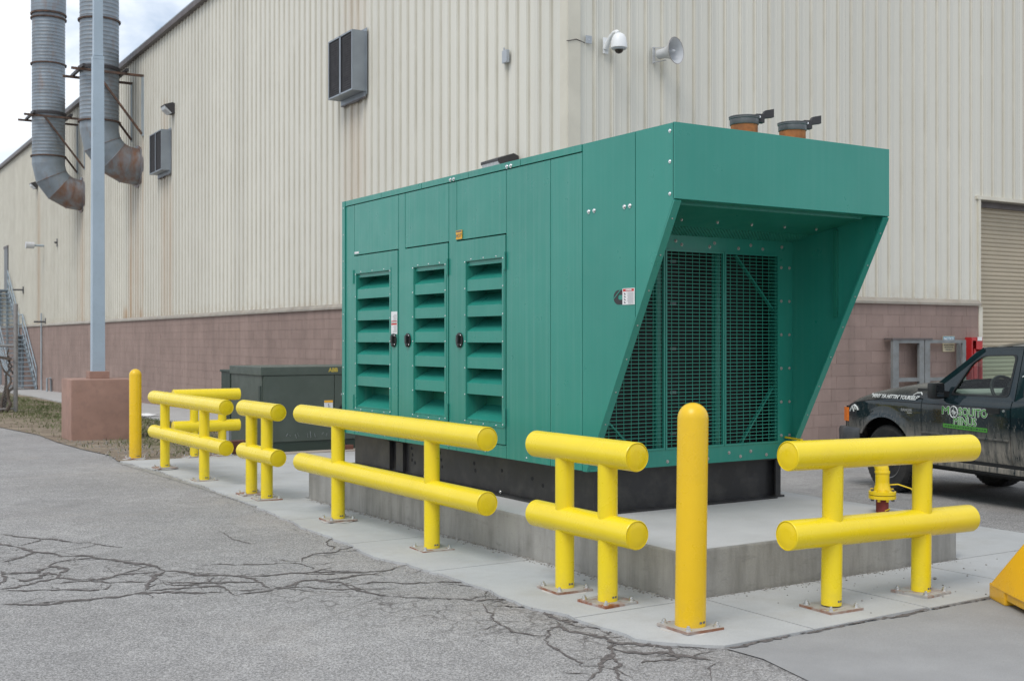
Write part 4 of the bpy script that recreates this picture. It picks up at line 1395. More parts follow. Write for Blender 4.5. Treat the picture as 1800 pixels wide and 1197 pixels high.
for k in range(3):
    MB().box(1.25 + k * .42, 1.42 + k * .42, -.14, -.06, .023, .09, .006).build('loose_brick', M['brick'], trf)

cx_, cy_ = 6.32, 18.55
cab = empty('utility_cabinet', (cx_, cy_, gz(cx_, cy_)), BROT)
tag(cab, 'narrow dark green utility cabinet left of the transformer', 'cabinet')
MB().box(0, .52, .0, .45, .42, 1.20, .01).build('body', M['tgreen2'], cab)
MB().box(-.02, .54, -.02, .47, 1.20, 1.235, .006).build('lid', M['tgreen2'], cab)
MB().box(.16, .51, -.014, -.001, .46, 1.13, .004).build('door', M['tgreen2'], cab)
MB().box(.0, .44, .05, .4, -.05, .42).build('conduit_skirt', M['greyconduit'], cab)
bx, by = 5.75, 16.95
bk = MB().box(-.16, .16, -.1, .1, 0, .19, .01).build('stacked_bricks', M['brick'])
bk.location = (bx + .1, by, gz(bx, by) + .01)
tag(bk, 'small dark red brick block beside the transformer pad', 'brick')

# ------------------------------------------------------------------ light pole on its brown footing
lp = empty('light_pole', (4.36, 21.0, gz(4.4, 21.2)), R(-3))
tag(lp, 'square blue-grey light pole on a brown concrete footing', 'light pole')
MB().box(0, 1.08, 0, 1.08, -.3, 1.06, .035).build('footing', M['brown'], lp, 40)
MB().box(.36, .70, .36, .70, 1.06, 1.19, .01).build('grout_cap', M['brown'], lp)
b = MB()
for z0, z1, w0, w1 in ((1.19, 6.75, .108, .092), (6.77, 11.5, .078, .066)):
    ring0 = [(.53 + sx * w0, .53 + sy * w0, z0) for sx, sy in ((-1, -1), (1, -1), (1, 1), (-1, 1))]
    ring1 = [(.53 + sx * w1, .53 + sy * w1, z1) for sx, sy in ((-1, -1), (1, -1), (1, 1), (-1, 1))]
    b.add(ring0 + ring1, [(0, 1, 2, 3), (7, 6, 5, 4), (0, 4, 5, 1), (1, 5, 6, 2), (2, 6, 7, 3), (3, 7, 4, 0)])
po = b.build('shaft', M['pole'], lp)
MB().box(.53 - .095, .53 + .095, .53 - .095, .53 + .095, 6.70, 6.76, .006).build('joint_collar', M['pole'], po)
# ------------------------------------------------------------------ things on the building walls
def wall_thing(name, label, cat, y, z, group=None):
    """on the long wall; local -X points away from the wall, +Y along it"""
    e = empty(name, bw(0, y, z), BROT)
    return tag(e, label, cat, group)
def door_wall_thing(name, label, cat, x, z, group=None):
    """on the roll-up-door wall; local -Y points away from it"""
    e = empty(name, bw(x, 0, z), BROT)
    return tag(e, label, cat, group)

def stack(y, label, rings, top):
    z0 = 7.0
    d = wall_thing('exhaust_stack', label, 'exhaust duct', y, z0, 'spiral exhaust ducts on the long wall')
    r, xo = .575, -1.18
    # mitred elbow from the wall to the vertical run
    MB().lathe([(.66, .01), (.66, .05), (r, .06), (r, .14)], (0, 0, 0), (-1, 0, 0), 36, True, False).build('wall_collar', M['galvrust'], d, 30)
    Rr = 1.04
    c = (-.14, Rr)
    angs = [0, 18, 54, 90]
    # gores: straight tubes meeting on mitre planes
    mit = [0, 22.5, 67.5, 90]
    axis_pts = [(-.14, 0.0)]
    for a in (22.5, 67.5):
        rad = Rr / math.cos(R(22.5))
        axis_pts.append((-.14 - rad * math.sin(R(a)) * 1.0, Rr - rad * math.cos(R(a))))
    axis_pts.append((-.14 - Rr, Rr))
    pl_ang = [0, 22.5, 67.5, 90]
    # more gores for a rounder bend
    pl_ang = [0, 15, 40, 65, 90]
    rows = []
    n = 36
    for a in pl_ang:
        cx, cz = -.14 - Rr * math.sin(R(a)), Rr - Rr * math.cos(R(a))
        ux, uz = math.sin(R(a)), math.cos(R(a))            # in-plane radial (towards the bend centre)
        ring = []
        for k in range(n):
            t_ = 2 * math.pi * k / n
            ring.append((cx + ux * r * math.cos(t_), r * math.sin(t_), cz + uz * r * math.cos(t_)))
        rows.append(ring)
    for i in range(len(rows) - 1):
        b = MB()
        ra, rb = rows[i], rows[i + 1]
        b.add(ra + rb, [(k, (k + 1) % n, n + (k + 1) % n, n + k) for k in range(n)])
        b.build('elbow_gore', M['galvrust'] if i < 2 else M['galv'], d, 30)
    for a in pl_ang[1:-1]:
        cx, cz = -.14 - Rr * math.sin(R(a)), Rr - Rr * math.cos(R(a))
        b = MB()
        ux, uz = math.sin(R(a)), math.cos(R(a))
        ring = [(cx + ux * (r + .006) * math.cos(2 * math.pi * k / n), (r + .006) * math.sin(2 * math.pi * k / n), cz + uz * (r + .006) * math.cos(2 * math.pi * k / n)) for k in range(n)]
        b.tube(ring + ring[:1], .012, 5)
        b.build('gore_seam', M['galvrust'], d)
    # spiral-seamed vertical run
    zs = Rr
    prof = [(r, zs), (r, zs + .28)]
    z = zs + .30
    while z < top - z0:
        prof += [(r, z), (r + .004, z + .008), (r + .004, z + .020), (r, z + .028)]
        z += .125
    prof.append((r, top - z0))
    v = MB().lathe(prof, (-.14 - Rr, 0, 0), (0, 0, 1), 36).build('spiral_duct', M['galv'], d, 50)
    for zr in rings:
        MB().lathe([(r + .002, zr - .03 - z0), (r + .055, zr - .025 - z0), (r + .06, zr + .02 - z0), (r + .002, zr + .028 - z0)], (-.14 - Rr, 0, 0), (0, 0, 1), 36, False, False).build('flange_ring', M['rustiron'], v, 25)
    # wall bracket: two arms, two braces, uprights and cross bars
    za = 9.72 - z0
    xa = -.14 - Rr
    for s in (-1, 1):
        yy = s * (r + .07)
        MB().bar((.0, yy, za), (xa - .95, yy, za), .07, .07).build('bracket_arm', M['rustiron'], d)
        MB().bar((-.03, yy, za), (-.03, yy, za - 1.85), .07, .06, (0, 1, 0)).build('bracket_upright', M['galvrail'], d)
        MB().bar((-.05, yy, za - 1.80), (xa - .25, yy, za - .02), .06, .06, (0, 1, 0)).build('bracket_brace', M['rustiron'], d)
    for dx in (-r - .06, r + .06):
        MB().box(xa + dx - .04, xa + dx + .04, -.9, .9, za + .037, za + .12).build('clamp_bar', M['blackiron'], d)
    MB().lathe([(r + .004, za + .12), (r + .05, za + .12), (r + .05, za + .22), (r + .004, za + .22)], (xa, 0, 0), (0, 0, 1), 36, False, False).build('clamp_ring', M['blackiron'], d, 30)
    return d
stack(23.9, 'spiral exhaust duct with rusty elbow, nearer one behind the pole', (8.28, 11.38, 13.6), 16.5)
s2 = stack(32.3, 'spiral exhaust duct with rusty elbow, further one at far left', (8.33, 11.72, 13.40, 13.56), 16.5)
MB().lathe([(.61, 13.6 - 7), (.61, 16.6 - 7)], (-1.18, 0, 0), (0, 0, 1), 36).build('smooth_sleeve', M['galv'], s2, 40)

def vent(y, z, w, h, d, label, bot):
    """projecting wall vent: tray, screens, wall flange"""
    e = wall_thing('wall_vent', label, 'wall vent', y, z, 'boxed vents on the long wall')
    t_ = .02
    b = MB()
    b.box(-d, -.034, -w / 2, -w / 2 + t_, 0, h); b.box(-d, -.034, w / 2 - t_, w / 2, 0, h)
    b.box(-d, -.034, -w / 2 + t_, w / 2 - t_, 0, t_); b.box(-d, -.034, -w / 2 + t_, w / 2 - t_, h - t_, h)
    b.build('casing', M['alu'], e)
    b = MB()
    b.box(-d - .008, -d - .001, -w / 2, -w / 2 + .035, 0, h); b.box(-d - .008, -d - .001, w / 2 - .035, w / 2, 0, h)
    b.box(-d - .008, -d - .001, -.03, .03, .0, h); b.box(-d - .008, -d - .001, -w / 2 + .035, w / 2 - .035, 0, .03); b.box(-d - .008, -d - .001, -w / 2 + .035, w / 2 - .035, h - .03, h)
    b.build('face_frame', M['alu'], e)
    for a, c in ((-w / 2 + .035, -.03), (.03, w / 2 - .035)):
        s = MB()
        s.box(-d + .02, -d + .03, a, c, .03, h - .03)
        sc = s.build('screen', M['screen'], e)
        q = MB()
        k = .06
        while k < h - .04:
            q.box(-d + .006, -d + .018, a, c, k - .006, k + .006); k += .045
        q.build('screen_bars', M['screen'], sc)
    b = MB()
    b.box(-.046, -.036, -w / 2 - .035, -w / 2 - .002, -bot * .6, h + .06); b.box(-.046, -.036, w / 2 + .002, w / 2 + .035, -bot * .6, h + .06)
    b.box(-.046, -.036, -w / 2 - .002, w / 2 + .002, h + .002, h + .06); b.box(-.08, -.036, -w / 2 + .02, w / 2 - .06, -bot, -.002)
    b.build('wall_flange', M['alu'], e)
    b = MB()
    k = -w / 2
    while k < w / 2 - .08:
        l = rg.uniform(.05, .14); b.box(-.085, -.05, k, min(k + l, w / 2 - .06), -bot - rg.uniform(.01, .045), -bot); k += l
    b.build('flange_sealant', M['eave'], e)
    return e
vent(7.27, 6.25, 1.15, 1.13, .32, 'large boxed wall vent with dark screens above the generator', .10)
vent(20.72, 6.42, 1.30, 1.15, .30, 'smaller-looking boxed wall vent beside the exhaust ducts', .10)

def wallpack(y, z, label, s=1.0):
    e = wall_thing('wall_light', label, 'wall light', y, z, 'bronze wall-pack lights on the long wall')
    w = .21 * s
    MB().prism([(-.034, .0), (-.034, .27 * s), (-.10 * s, .30 * s), (-.33 * s, .22 * s), (-.33 * s, .19 * s), (-.12 * s, .0)], 'y', -w, w).build('housing', M['bronze'], e)
    MB().prism([(-.325 * s, .187 * s), (-.30 * s, .10 * s), (-.15 * s, -.02 * s), (-.122 * s, -.002), (-.318 * s, .183 * s)], 'y', -w + .015, w - .015).build('lens', M['lens'], e)
    return e
wallpack(19.85, 7.98, 'bronze wall light above the smaller vent')
wallpack(41.5, 8.25, 'bronze wall light at the far left below the duct')
wallpack(1.52, 3.98, 'bronze wall light peeping over the generator roof', 1.2)
e = wall_thing('canister_light', 'small white canister light far along the wall', 'wall light', 39.8, 5.62)
MB().cyl((-.05, 0, 0), (-.45, 0, 0), .05, 12).build('arm', M['galvrail'], e, 40)
MB().cyl((-.45, 0, 0), (-.78, 0, 0), .14, 20).build('canister', M['horn'], e, 40)
for i, (y, z, lab) in enumerate(((45.2, 3.93, 'small grey pipe bracket beside the upper stair rail'), (39.5, 2.36, 'small grey pipe bracket just above the block base'), (36.9, 5.55, 'small dark bracket right of the canister light'))):
    e = wall_thing('pipe_bracket', lab, 'bracket', y, z)
    MB().box(-.06, -.034, -.06, .06, -.16, .16).build('wall_plate', M['greysteel'], e)
    MB().cyl((-.06, 0, 0), (-.5 if i < 2 else -.15, 0, 0), .04, 10).build('stub', M['greysteel'], e, 40)
e = wall_thing('junction_box', 'small pale junction box on the long wall near its corner', 'junction box', 1.60, 5.75)
MB().box(-.09, -.034, -.065, .065, 0, .19, .006).build('box', M['jbox'], e)
MB().cyl((-.06, .05, .19), (-.06, .05, .24), .012, 8).build('conduit', M['jbox'], e, 40)

# door wall: dome camera, horn, grey plate, cable
e = door_wall_thing('cover_plate', 'square blue-grey cover plate left of the dome camera', 'cover plate', .31, 5.74)
MB().box(-.052, .052, -.045, -.034, 0, .11, .003).build('plate', M['jbox'], e)
MB().cyl((.0, -.05, .055), (.0, -.045, .055), .008, 8).build('screw', M['bolt'], e)
e = door_wall_thing('cable', 'thin cable stub across the corner trim', 'cable', .0, 5.72)
MB().tube([(-.08, -.062, 0), (.0, -.065, .02), (.08, -.062, .045), (.16, -.06, .03), (.24, -.045, .015)], .006, 6).build('wire', M['eave'], e)

e = door_wall_thing('dome_camera', 'white dome security camera on a gooseneck wall bracket', 'camera', .60, 5.63)
MB().box(-.045, .045, -.05, -.034, .0, .23, .006).build('wall_plate', M['white'], e)
arm = [(0, -.05, .07), (0, -.10, .14), (.0, -.17, .215), (.0, -.25, .25), (.0, -.31, .25), (.0, -.34, .225)]
MB().tube(arm, [.04, .036, .033, .033, .033, .035], 16).build('arm', M['white'], e, 50)
MB().lathe([(.0, .225), (.04, .222), (.075, .20), (.10, .15), (.112, .09), (.118, .035), (.118, .015), (.108, .01)], (0, -.36, 0), (0, 0, 1), 32).build('housing', M['white'], e, 40)
MB().lathe([(.10, .008), (.098, -.004), (.06, -.012)], (0, -.36, 0), (0, 0, 1), 28).build('rim', M['jbox'], e, 40)
MB().lathe([(.062, -.006), (.058, -.03), (.04, -.052), (.015, -.062), (.002, -.064)], (0, -.36, 0), (0, 0, 1), 24).build('smoked_dome', M['dome'], e, 60)

e = door_wall_thing('horn_speaker', 'grey horn loudspeaker on a wall bracket right of the camera', 'loudspeaker', 1.47, 5.60)
b = MB(); b.box(-.022, .022, -.05, -.034, .0, .24, .003); b.bar((0, -.05, .015), (.10, -.20, .03), .03, .006, (0, 0, 1)); b.bar((0, -.05, .225), (.10, -.20, .21), .03, .006, (0, 0, 1))
b.build('bracket', M['horn'], e)
ax = Vector((.28, -.955, .03)).normalized()
b0 = Vector((.03, -.10, .12))
MB().lathe([(.001, 0), (.055, .0), (.068, .012), (.072, .10), (.075, .13), (.10, .20), (.14, .27), (.185, .315), (.192, .318), (.192, .312), (.183, .306), (.137, .262), (.095, .19), (.06, .13), (.05, .10)], b0, ax, 36, False, True).build('horn', M['horn'], e, 40)
MB().lathe([(.185, .3155), (.194, .32), (.196, .314), (.19, .306)], b0, ax, 36, False, False).build('rim', M['hornin'], e, 60)
MB().lathe([(.03, .08), (.032, .26), (.02, .285), (.008, .30)], b0, ax, 20).build('throat', M['horn'], e, 40)

# steel rack, notice, red cabinet
rk = empty('steel_rack', bw(6.33, -.26, gz(14.5, 13)), BROT)
tag(rk, 'tall grey steel shelf rack against the block wall behind the truck', 'rack')
HR = 1.72
def rp(x0, x1, y0=.0, y1=.15):
    return MB().box(x0, x1, y0, y1, 0, HR, .004).build('upright', M['rack'], rk)
rp(0, .15, 0, .05); rp(.66, .78, 0, .05); rp(.80, .93, .0, .05); rp(.885, .93, .11, .15); rp(1.78, 1.87, 0, .04); rp(1.80, 1.87, .11, .15)
for x0, x1 in ((.15, .66), (.93, 1.78)):
    for z in (HR - .055, 1.02, .3):
        MB().box(x0, x1, .0, .04, z, z + (.055 if z > 1.3 else .06)).build('shelf_beam', M['rack'], rk)
        MB().box(x0, x1, .115, .15, z, z + .05).build('shelf_beam', M['rack'], rk)
MB().box(-.02, .98, -.01, .17, HR + .001, HR + .03).build('top_board', M['eave'], rk)
MB().box(.16, .65, .05, .11, 1.075, 1.085).build('shelf', M['rack'], rk)

e = door_wall_thing('notice_sign', 'small blue and cream notice sign on the block wall', 'sign', 7.98, 1.37)
MB().box(-.155, .155, -.072, -.064, 0, .27).build('board', M['cream'], e)
MB().box(-.15, .15, -.0735, -.0722, .185, .265).build('blue_band', M['blue'], e)
text('heading', 'NOTICE', .072, M['label'], e, (0, -.0745, .222), FACE_NY, .0015)
q = MB()
for z, w in ((.155, .12), (.115, .13), (.075, .11), (.035, .085)):
    x = -w
    while x < w:
        l = rg.uniform(.012, .035); q.box(x, min(x + l, w), -.0738, -.0724, z - .009, z + .009); x += l + .01
tag(q.build('print_lines', M['ink'], e), kind='stuff')
e = door_wall_thing('red_cabinet', 'red fire cabinet beside the roll-up door jamb', 'cabinet', 8.58, .86)
b = MB(); b.box(-.15, .15, -.20, -.064, 0, .02); b.box(-.15, .15, -.20, -.064, .70, .76); b.box(-.15, -.12, -.20, -.064, .02, .70); b.box(.12, .15, -.20, -.064, .02, .70); b.box(-.12, .12, -.09, -.064, .02, .70)
b.build('case', M['redbox'], e)
MB().box(-.03, .12, -.205, -.201, .55, .70).build('front_panel', M['redbox'], e)
tg = MB().box(.0, .12, -.212, -.206, .70, .765).build('tag', M['label'], e)
MB().lathe([(.055, .03), (.055, .42), (.03, .5), (.02, .56)], (0, -.145, 0), n=20).build('cylinder', M['redbox'], e, 40)

# ------------------------------------------------------------------ far left: stair, door, fence
sd = wall_thing('upper_door', 'dark grey door high on the wall at the stair head', 'door', 50.2, 4.05)
MB().box(-.07, -.034, -.55, .55, 0, 2.15).build('leaf', M['greysteel'], sd)
MB().box(-.09, -.034, -.65, .65, 2.15, 2.27).build('frame_head', M['eave'], sd)
st = wall_thing('stair', 'blue-grey steel stair with handrails climbing the far wall', 'stair', 41.2, gz(9.5, 54.5) + .0)
zb = -.0
def flight(y0, z0, y1, z1, n):
    for s in (-.12, -1.22):
        MB().bar((s, y0, z0 - .05), (s, y1, z1 - .05), .05, .26, (0, 0, 1)).build('stringer', M['stair'], st)
        a, b_ = Vector((s, y0, z0)), Vector((s, y1, z1))
        for h in (.5, .95):
            MB().tube([a + Vector((0, 0, h)), b_ + Vector((0, 0, h))], .026, 8).build('handrail', M['stair'], st, 60)
        for k in range(5):
            p = a.lerp(b_, k / 4)
            MB().cyl(p, p + Vector((0, 0, .95)), .024, 8).build('baluster', M['stair'], st, 60)
    for k in range(n):
        q = (k + .5) / n
        MB().box(-1.2, -.14, y0 + (y1 - y0) * q - .13, y0 + (y1 - y0) * q + .13, z0 + (z1 - z0) * (k + 1) / n - .05, z0 + (z1 - z0) * (k + 1) / n).build('tread', M['stair'], st)
flight(0, .05, 3.6, 2.45, 12)
MB().box(-1.25, -.1, 3.6, 4.7, 2.38, 2.45).build('landing', M['stair'], st)
flight(4.7, 2.45, 8.1, 4.72, 11)
MB().box(-1.25, -.1, 8.1, 10.6, 4.64, 4.72).build('landing', M['stair'], st)
for s in (-.12, -1.22):
    for y_ in (3.7, 4.6, 8.2, 10.4):
        z_ = 2.4 if y_ < 5 else 4.65
        MB().box(s - .05, s + .05, y_ - .05, y_ + .05, -.4, z_).build('leg', M['stair'], st)
    for h in (.5, .95):
        MB().tube([(s, 3.6, 2.45 + h), (s, 4.7, 2.45 + h)], .026, 8).build('handrail', M['stair'], st, 60)
        MB().tube([(-1.22, 8.1, 4.72 + h), (-1.22, 10.6, 4.72 + h)], .026, 8).build('handrail', M['stair'], st, 60) if s < -1 else None

fn = empty('chain_fence', (5.46, 33.0, gz(5.4, 33)))
tag(fn, 'rusty chain-link fence end with tall posts at the far left', 'fence')
for x in (0, -.56, -1.9):
    MB().cyl((x, 0, -.2), (x, 0, 2.85 if x > -.1 else 2.8), .055, 12).build('post', M['fence'], fn, 40)
for z in (.1, 1.75):
    MB().cyl((-2.6, 0, z), (0, 0, z), .03, 8).build('fence_rail', M['fence'], fn, 40)
wb = MB()
for k in range(46):
    x = -2.6 + k * .075 - .2
    for s in (-1, 1):
        x0, x1 = x, x + s * 2.2
        # clip the diagonal to the panel
        a, b_ = Vector((x0, 0, .1)), Vector((x1, 0, 2.3))
        if s > 0 and x1 > 0: f = (0 - x0) / (x1 - x0); b_ = a.lerp(b_, max(0, f))
        if x0 > 0: continue
        wb.bar(a, b_, .006, .006, (0, 1, 0))
for k in range(30):
    x0 = 0; z0 = .1 + k * .075
    if z0 < 2.3: wb.bar((0, 0, z0), (-(2.3 - z0), 0, 2.3), .006, .006, (0, 1, 0))
tag(wb.build('chain_link', M['fence'], fn), kind='stuff')
vn = empty('dead_vine', (5.0, 33.05, gz(5, 33)))
tag(vn, 'tangle of dead grey vine stems on the chain-link fence', 'vine')
for i in range(9):
    x = rg.uniform(-.9, .25)
    pts = [(x, rg.uniform(-.08, .08), 0)]
    for k in range(9):
        p = pts[-1]
        pts.append((p[0] + rg.gauss(0, .07), p[1] + rg.gauss(0, .05), p[2] + rg.uniform(.10, .24)))
    MB().tube(pts, [.05 - .004 * k for k in range(len(pts))], 6).build('stem', M['wood'], vn, 60)
MB().bar((-1.2, -.12, 1.65), (.35, -.1, 1.40), .07, .07).build('leaning_bough', M['wood'], vn)
e = wall_thing('standpipe', 'thin grey standpipe against the block wall by the stair', 'pipe', 40.0, gz(9.6, 53))
MB().cyl((-.12, 0, 0), (-.12, 0, 3.35), .035, 10).build('pipe', M['galvrail'], e, 40)
MB().tube([(-.12, -2.2, 0), (-.12, -2.2, .55), (-.16, -2.3, .62), (-.3, -2.35, .62), (-.3, -2.35, 0)], .04, 8).build('loop', M['galvrail'], e, 50)
pp = MB()
pp.grid([[(7.35 + i * .09, 27.8 + j * .11, gz(7.4, 27.9) + .075 + rg.uniform(0, .045)) for i in range(6)] for j in range(4)])
o = pp.build('litter_sheet', M['paper'], None, 60)
tag(o, 'crumpled white sheet of litter on the verge by the wall walk', 'litter')
# ------------------------------------------------------------------ pickup truck (local: +Y forward, origin under the front axle)
TRZ = -R(10.35)
_w = Vector((10.125, 8.461, -.055))
_r = Vector((math.cos(TRZ), math.sin(TRZ), 0))
trk = empty('pickup_truck', _w + _r * .82, TRZ)
tag(trk, 'muddy black pickup truck with green lettering on the door', 'pickup truck')

def lerp_tab(tab, v):
    tab = sorted(tab)
    if v <= tab[0][0]: return tab[0][1]
    for (a, p), (b, q) in zip(tab[:-1], tab[1:]):
        if v <= b: return p + (q - p) * (v - a) / (b - a)
    return tab[-1][1]
XW = [(.38, .79), (.46, .825), (.56, .848), (.66, .851), (.70, .856), (.95, .856), (1.0, .846), (1.05, .828)]
FT = [(-.60, 1.018), (-.3, 1.01), (.0, .995), (.3, .965), (.55, .925), (.74, .865)]
def taper(s): return 1 - .11 * max(0, (s - .25) / .55) ** 2
def side_x(s, z, arch=None):
    x = lerp_tab(XW, z) * taper(s)
    if arch is not None:
        d = math.hypot(s - arch[0], z - arch[1]) - arch[2]
        x += .022 * math.exp(-max(0, d) / .05)
    return x
def skin(name, s0, s1, ztop, zlow, arch=None, step=.035, m=M['truck'], rows=12):
    """one body side panel on each flank, each its own part, as a thin shell"""
    ss = frange(s0, s1, step)
    for sd in (-1, 1):
        g = []
        gi_ = []
        for s in ss:
            zt, zl = ztop(s), zlow(s)
            col_ = [(sd * side_x(s, zl + (zt - zl) * k / rows, arch), s, zl + (zt - zl) * k / rows) for k in range(rows + 1)]
            g.append(col_)
        b = MB()
        b.grid(g)
        n = len(b.v)
        b.v += [(p[0] - sd * .018, p[1], p[2]) for p in b.v]
        b.f += [tuple(i + n for i in f[::-1]) for f in b.f]
        R_, C_ = len(g), rows + 1
        rim = [(i, 0) for i in range(R_)] + [(R_ - 1, j) for j in range(1, C_)] + [(i, C_ - 1) for i in range(R_ - 2, -1, -1)] + [(0, j) for j in range(C_ - 2, 0, -1)]
        idx = [i * C_ + j for i, j in rim]
        b.f += [(idx[k], idx[(k + 1) % len(idx)], idx[(k + 1) % len(idx)] + n, idx[k] + n) for k in range(len(idx))]
        o = b.build(name, m, trk, 40)
        yield o
AF = (.0, .355, .445)
def arch_low(c, base_f, base_r):
    def f(s):
        d = s - c[0]
        if abs(d) < c[2]:
            return max(c[1] + math.sqrt(c[2] ** 2 - d * d), base_f if d > 0 else base_r)
        return base_f if d > 0 else base_r
    return f
fend = list(skin('front_fender', -.552, .74, lambda s: lerp_tab(FT, s), arch_low(AF, .60, .40), AF, .03))
doors = list(skin('door', -1.742, -.562, lambda s: 1.05 if s < -.7 else 1.018 + (s + .562) / (-.138) * .032, lambda s: .42))
list(skin('rear_quarter', -2.77, -1.752, lambda s: 1.05, lambda s: .42))
AR = (-3.19, .355, .445)
list(skin('bed_side', -4.62, -2.80, lambda s: 1.04, arch_low(AR, .42, .46), AR, .04))

# hood
HC = [(-.62, 1.215), (-.14, 1.18), (.27, 1.11), (.5, 1.035), (.68, .945), (.76, .885)]
def hood_row(s):
    ft, hc = lerp_tab(FT, s), lerp_tab(HC, s)
    hw = side_x(s, ft)
    d = hc - ft
    pts = [(1.0, .0), (.975, .22), (.93, .45), (.85, .63), (.6, .84), (.3, .96), (0, 1.0)]
    half = [(-hw * a + .006, s, ft + .006 + d * b) for a, b in pts]
    return half + [(-p[0], p[1], p[2]) for p in half[-2::-1]]
MB().grid([hood_row(s) for s in frange(-.62, .765, .06)]).build('hood', M['hoodp'], trk, 60)
# front face, lamps, bumper
ff = MB()
rows = []
for z, f in ((.50, .0), (.62, .035), (.80, .04), (.885, .02)):
    rows.append([(x, .80 + f - .30 * max(0, abs(x) - .45) ** 1.6 - .02, z) for x in frange(-.765, .765, .1)])
ff.grid(rows)
ff.build('front_fascia', M['truck'], trk, 50)
gr_ = MB().box(-.44, .44, .80, .835, .60, .84, .01).build('grille', M['blackp'], trk)
for k in range(4):
    MB().box(-.42, .42, .834, .845, .63 + k * .055, .645 + k * .055).build('grille_bar', M['bumper'], gr_)
for sd in (-1, 1):
    MB().box(min(sd * .47, sd * .70), max(sd * .47, sd * .70), .735, .815, .70, .86, .015).build('headlight', M['headlamp'], trk)
    b = MB()
    b.prism([(sd * .70, .80), (sd * .775, .785), (sd * .806, .69), (sd * .80, .655), (sd * .70, .70)], 'z', .715, .868)
    b.build('marker_lamp', M['amber'], trk)
bp = MB()
outer = [(-.855, .42), (-.87, .66), (-.845, .79), (-.74, .88), (-.4, .925), (0, .935), (.4, .925), (.74, .88), (.845, .79), (.87, .66), (.855, .42)]
inner = [(x * .86, y - .09) for x, y in outer]
n = len(outer)
for za, zb2, gm in ((.44, .66, 1.0),):
    vs = []
    for z, k in ((.44, .965), (.48, .995), (.62, 1.0), (.655, .985)):
        vs.append([(x * k, .4 + (y - .4) * k, z) for x, y in outer])
    bp.grid(vs)
    bp.grid([[(x, y, .655) for x, y in inner], [(x * .985, .4 + (y - .4) * .985, .655) for x, y in outer]])
    bp.grid([[(x, y, .44) for x, y in inner], [(x * .965, .4 + (y - .4) * .965, .44) for x, y in outer]])
bp.build('front_bumper', M['bumper'], trk, 40)
MB().box(-.86, .86, -4.80, -4.66, .48, .66, .02).build('rear_bumper', M['bumper'], trk)

# greenhouse
def gx(z): return lerp_tab([(1.02, .826), (1.10, .80), (1.55, .695), (1.60, .68)], z)
def ring_panel(name, outer, holes, m, sd, th=.03):
    bm = bmesh.new()
    es = []
    for loop in [outer] + holes:
        vs = [bm.verts.new((0, s, z)) for s, z in loop]
        es += [bm.edges.new((vs[i], vs[(i + 1) % len(vs)])) for i in range(len(vs))]
    bmesh.ops.triangle_fill(bm, edges=es, use_beauty=True)
    ex = bmesh.ops.extrude_face_region(bm, geom=bm.faces[:])
    back = {v for v in ex['geom'] if isinstance(v, bmesh.types.BMVert)}
    for v in bm.verts:
        v.co.x = sd * (gx(v.co.z) - (th if v in back else 0))
    bmesh.ops.recalc_face_normals(bm, faces=bm.faces[:])
    me = bpy.data.meshes.new(name)
    bm.to_mesh(me); bm.free()
    me.materials.append(m)
    return inst(me, name, trk)
def rounded(poly, r=.05, n=4):
    out = []
    N = len(poly)
    for i in range(N):
        p0, p, p1 = Vector(poly[i - 1]), Vector(poly[i]), Vector(poly[(i + 1) % N])
        a, b = (p0 - p), (p1 - p)
        rr = min(r, a.length * .4, b.length * .4)
        A, B = p + a.normalized() * rr, p + b.normalized() * rr
        for k in range(n + 1):
            t_ = k / n
            q = A * (1 - t_) ** 2 + p * 2 * t_ * (1 - t_) + B * t_ ** 2
            out.append((q.x, q.y))
    return out
dwin = rounded([(-.935, 1.085), (-1.14, 1.395), (-1.27, 1.468), (-1.69, 1.48), (-1.665, 1.092)], .05)
door_frame = [(-.66, 1.045), (-.95, 1.335), (-1.16, 1.505), (-1.30, 1.555), (-1.755, 1.565), (-1.755, 1.045)]
rwin = rounded([(-1.86, 1.09), (-1.86, 1.475), (-2.45, 1.46), (-2.50, 1.09)], .05)
rear_frame = [(-1.765, 1.045), (-1.765, 1.565), (-2.62, 1.55), (-2.775, 1.045)]
def shrink(poly, d):
    c = Vector((sum(p[0] for p in poly) / len(poly), sum(p[1] for p in poly) / len(poly)))
    return [tuple(c + (Vector(p) - c) * (1 + d)) for p in poly]
for sd in (-1, 1):
    fr_ = ring_panel('window_frame', door_frame, [dwin], M['truck'], sd)
    ring_panel('window_frame', rear_frame, [rwin], M['truck'], sd)
    # rubber surround and glass
    for loop, gm in ((dwin, M['glass']), (rwin, M['glassd'])):
        bm_out, bm_in = shrink(loop, .045), shrink(loop, -.03)
        b = MB()
        N = len(loop)
        vs = [(sd * (gx(z) + .004), s, z) for s, z in bm_out] + [(sd * (gx(z) + .004), s, z) for s, z in bm_in]
        b.add(vs, [(i, (i + 1) % N, N + (i + 1) % N, N + i) for i in range(N)])
        vs = [(sd * (gx(z) + .0005), s, z) for s, z in bm_out] + [(sd * (gx(z) - .02), s, z) for s, z in bm_in]
        b.add([(p[0], p[1], p[2]) for p in vs], [(i, (i + 1) % N, N + (i + 1) % N, N + i) for i in range(N)])
        b.build('window_seal', M['blackp'], trk)
        b = MB()
        b.add([(sd * (gx(z) - .012), s, z) for s, z in loop], [tuple(range(N))])
        b.build('window_glass', gm, trk)
rf = MB()
rows = []
for s, dz, wf in ((-1.22, -.045, .985), (-1.30, -.012, .995), (-1.42, .004, 1.0), (-1.7, .012, 1.0), (-2.2, .008, 1.0), (-2.55, -.005, .99), (-2.68, -.05, .97)):
    r_ = []
    for k in range(15):
        u = -1 + 2 * k / 14
        r_.append((u * .70 * wf, s, 1.553 + dz + .062 * (1 - abs(u) ** 2.6)))
    rows.append(r_)
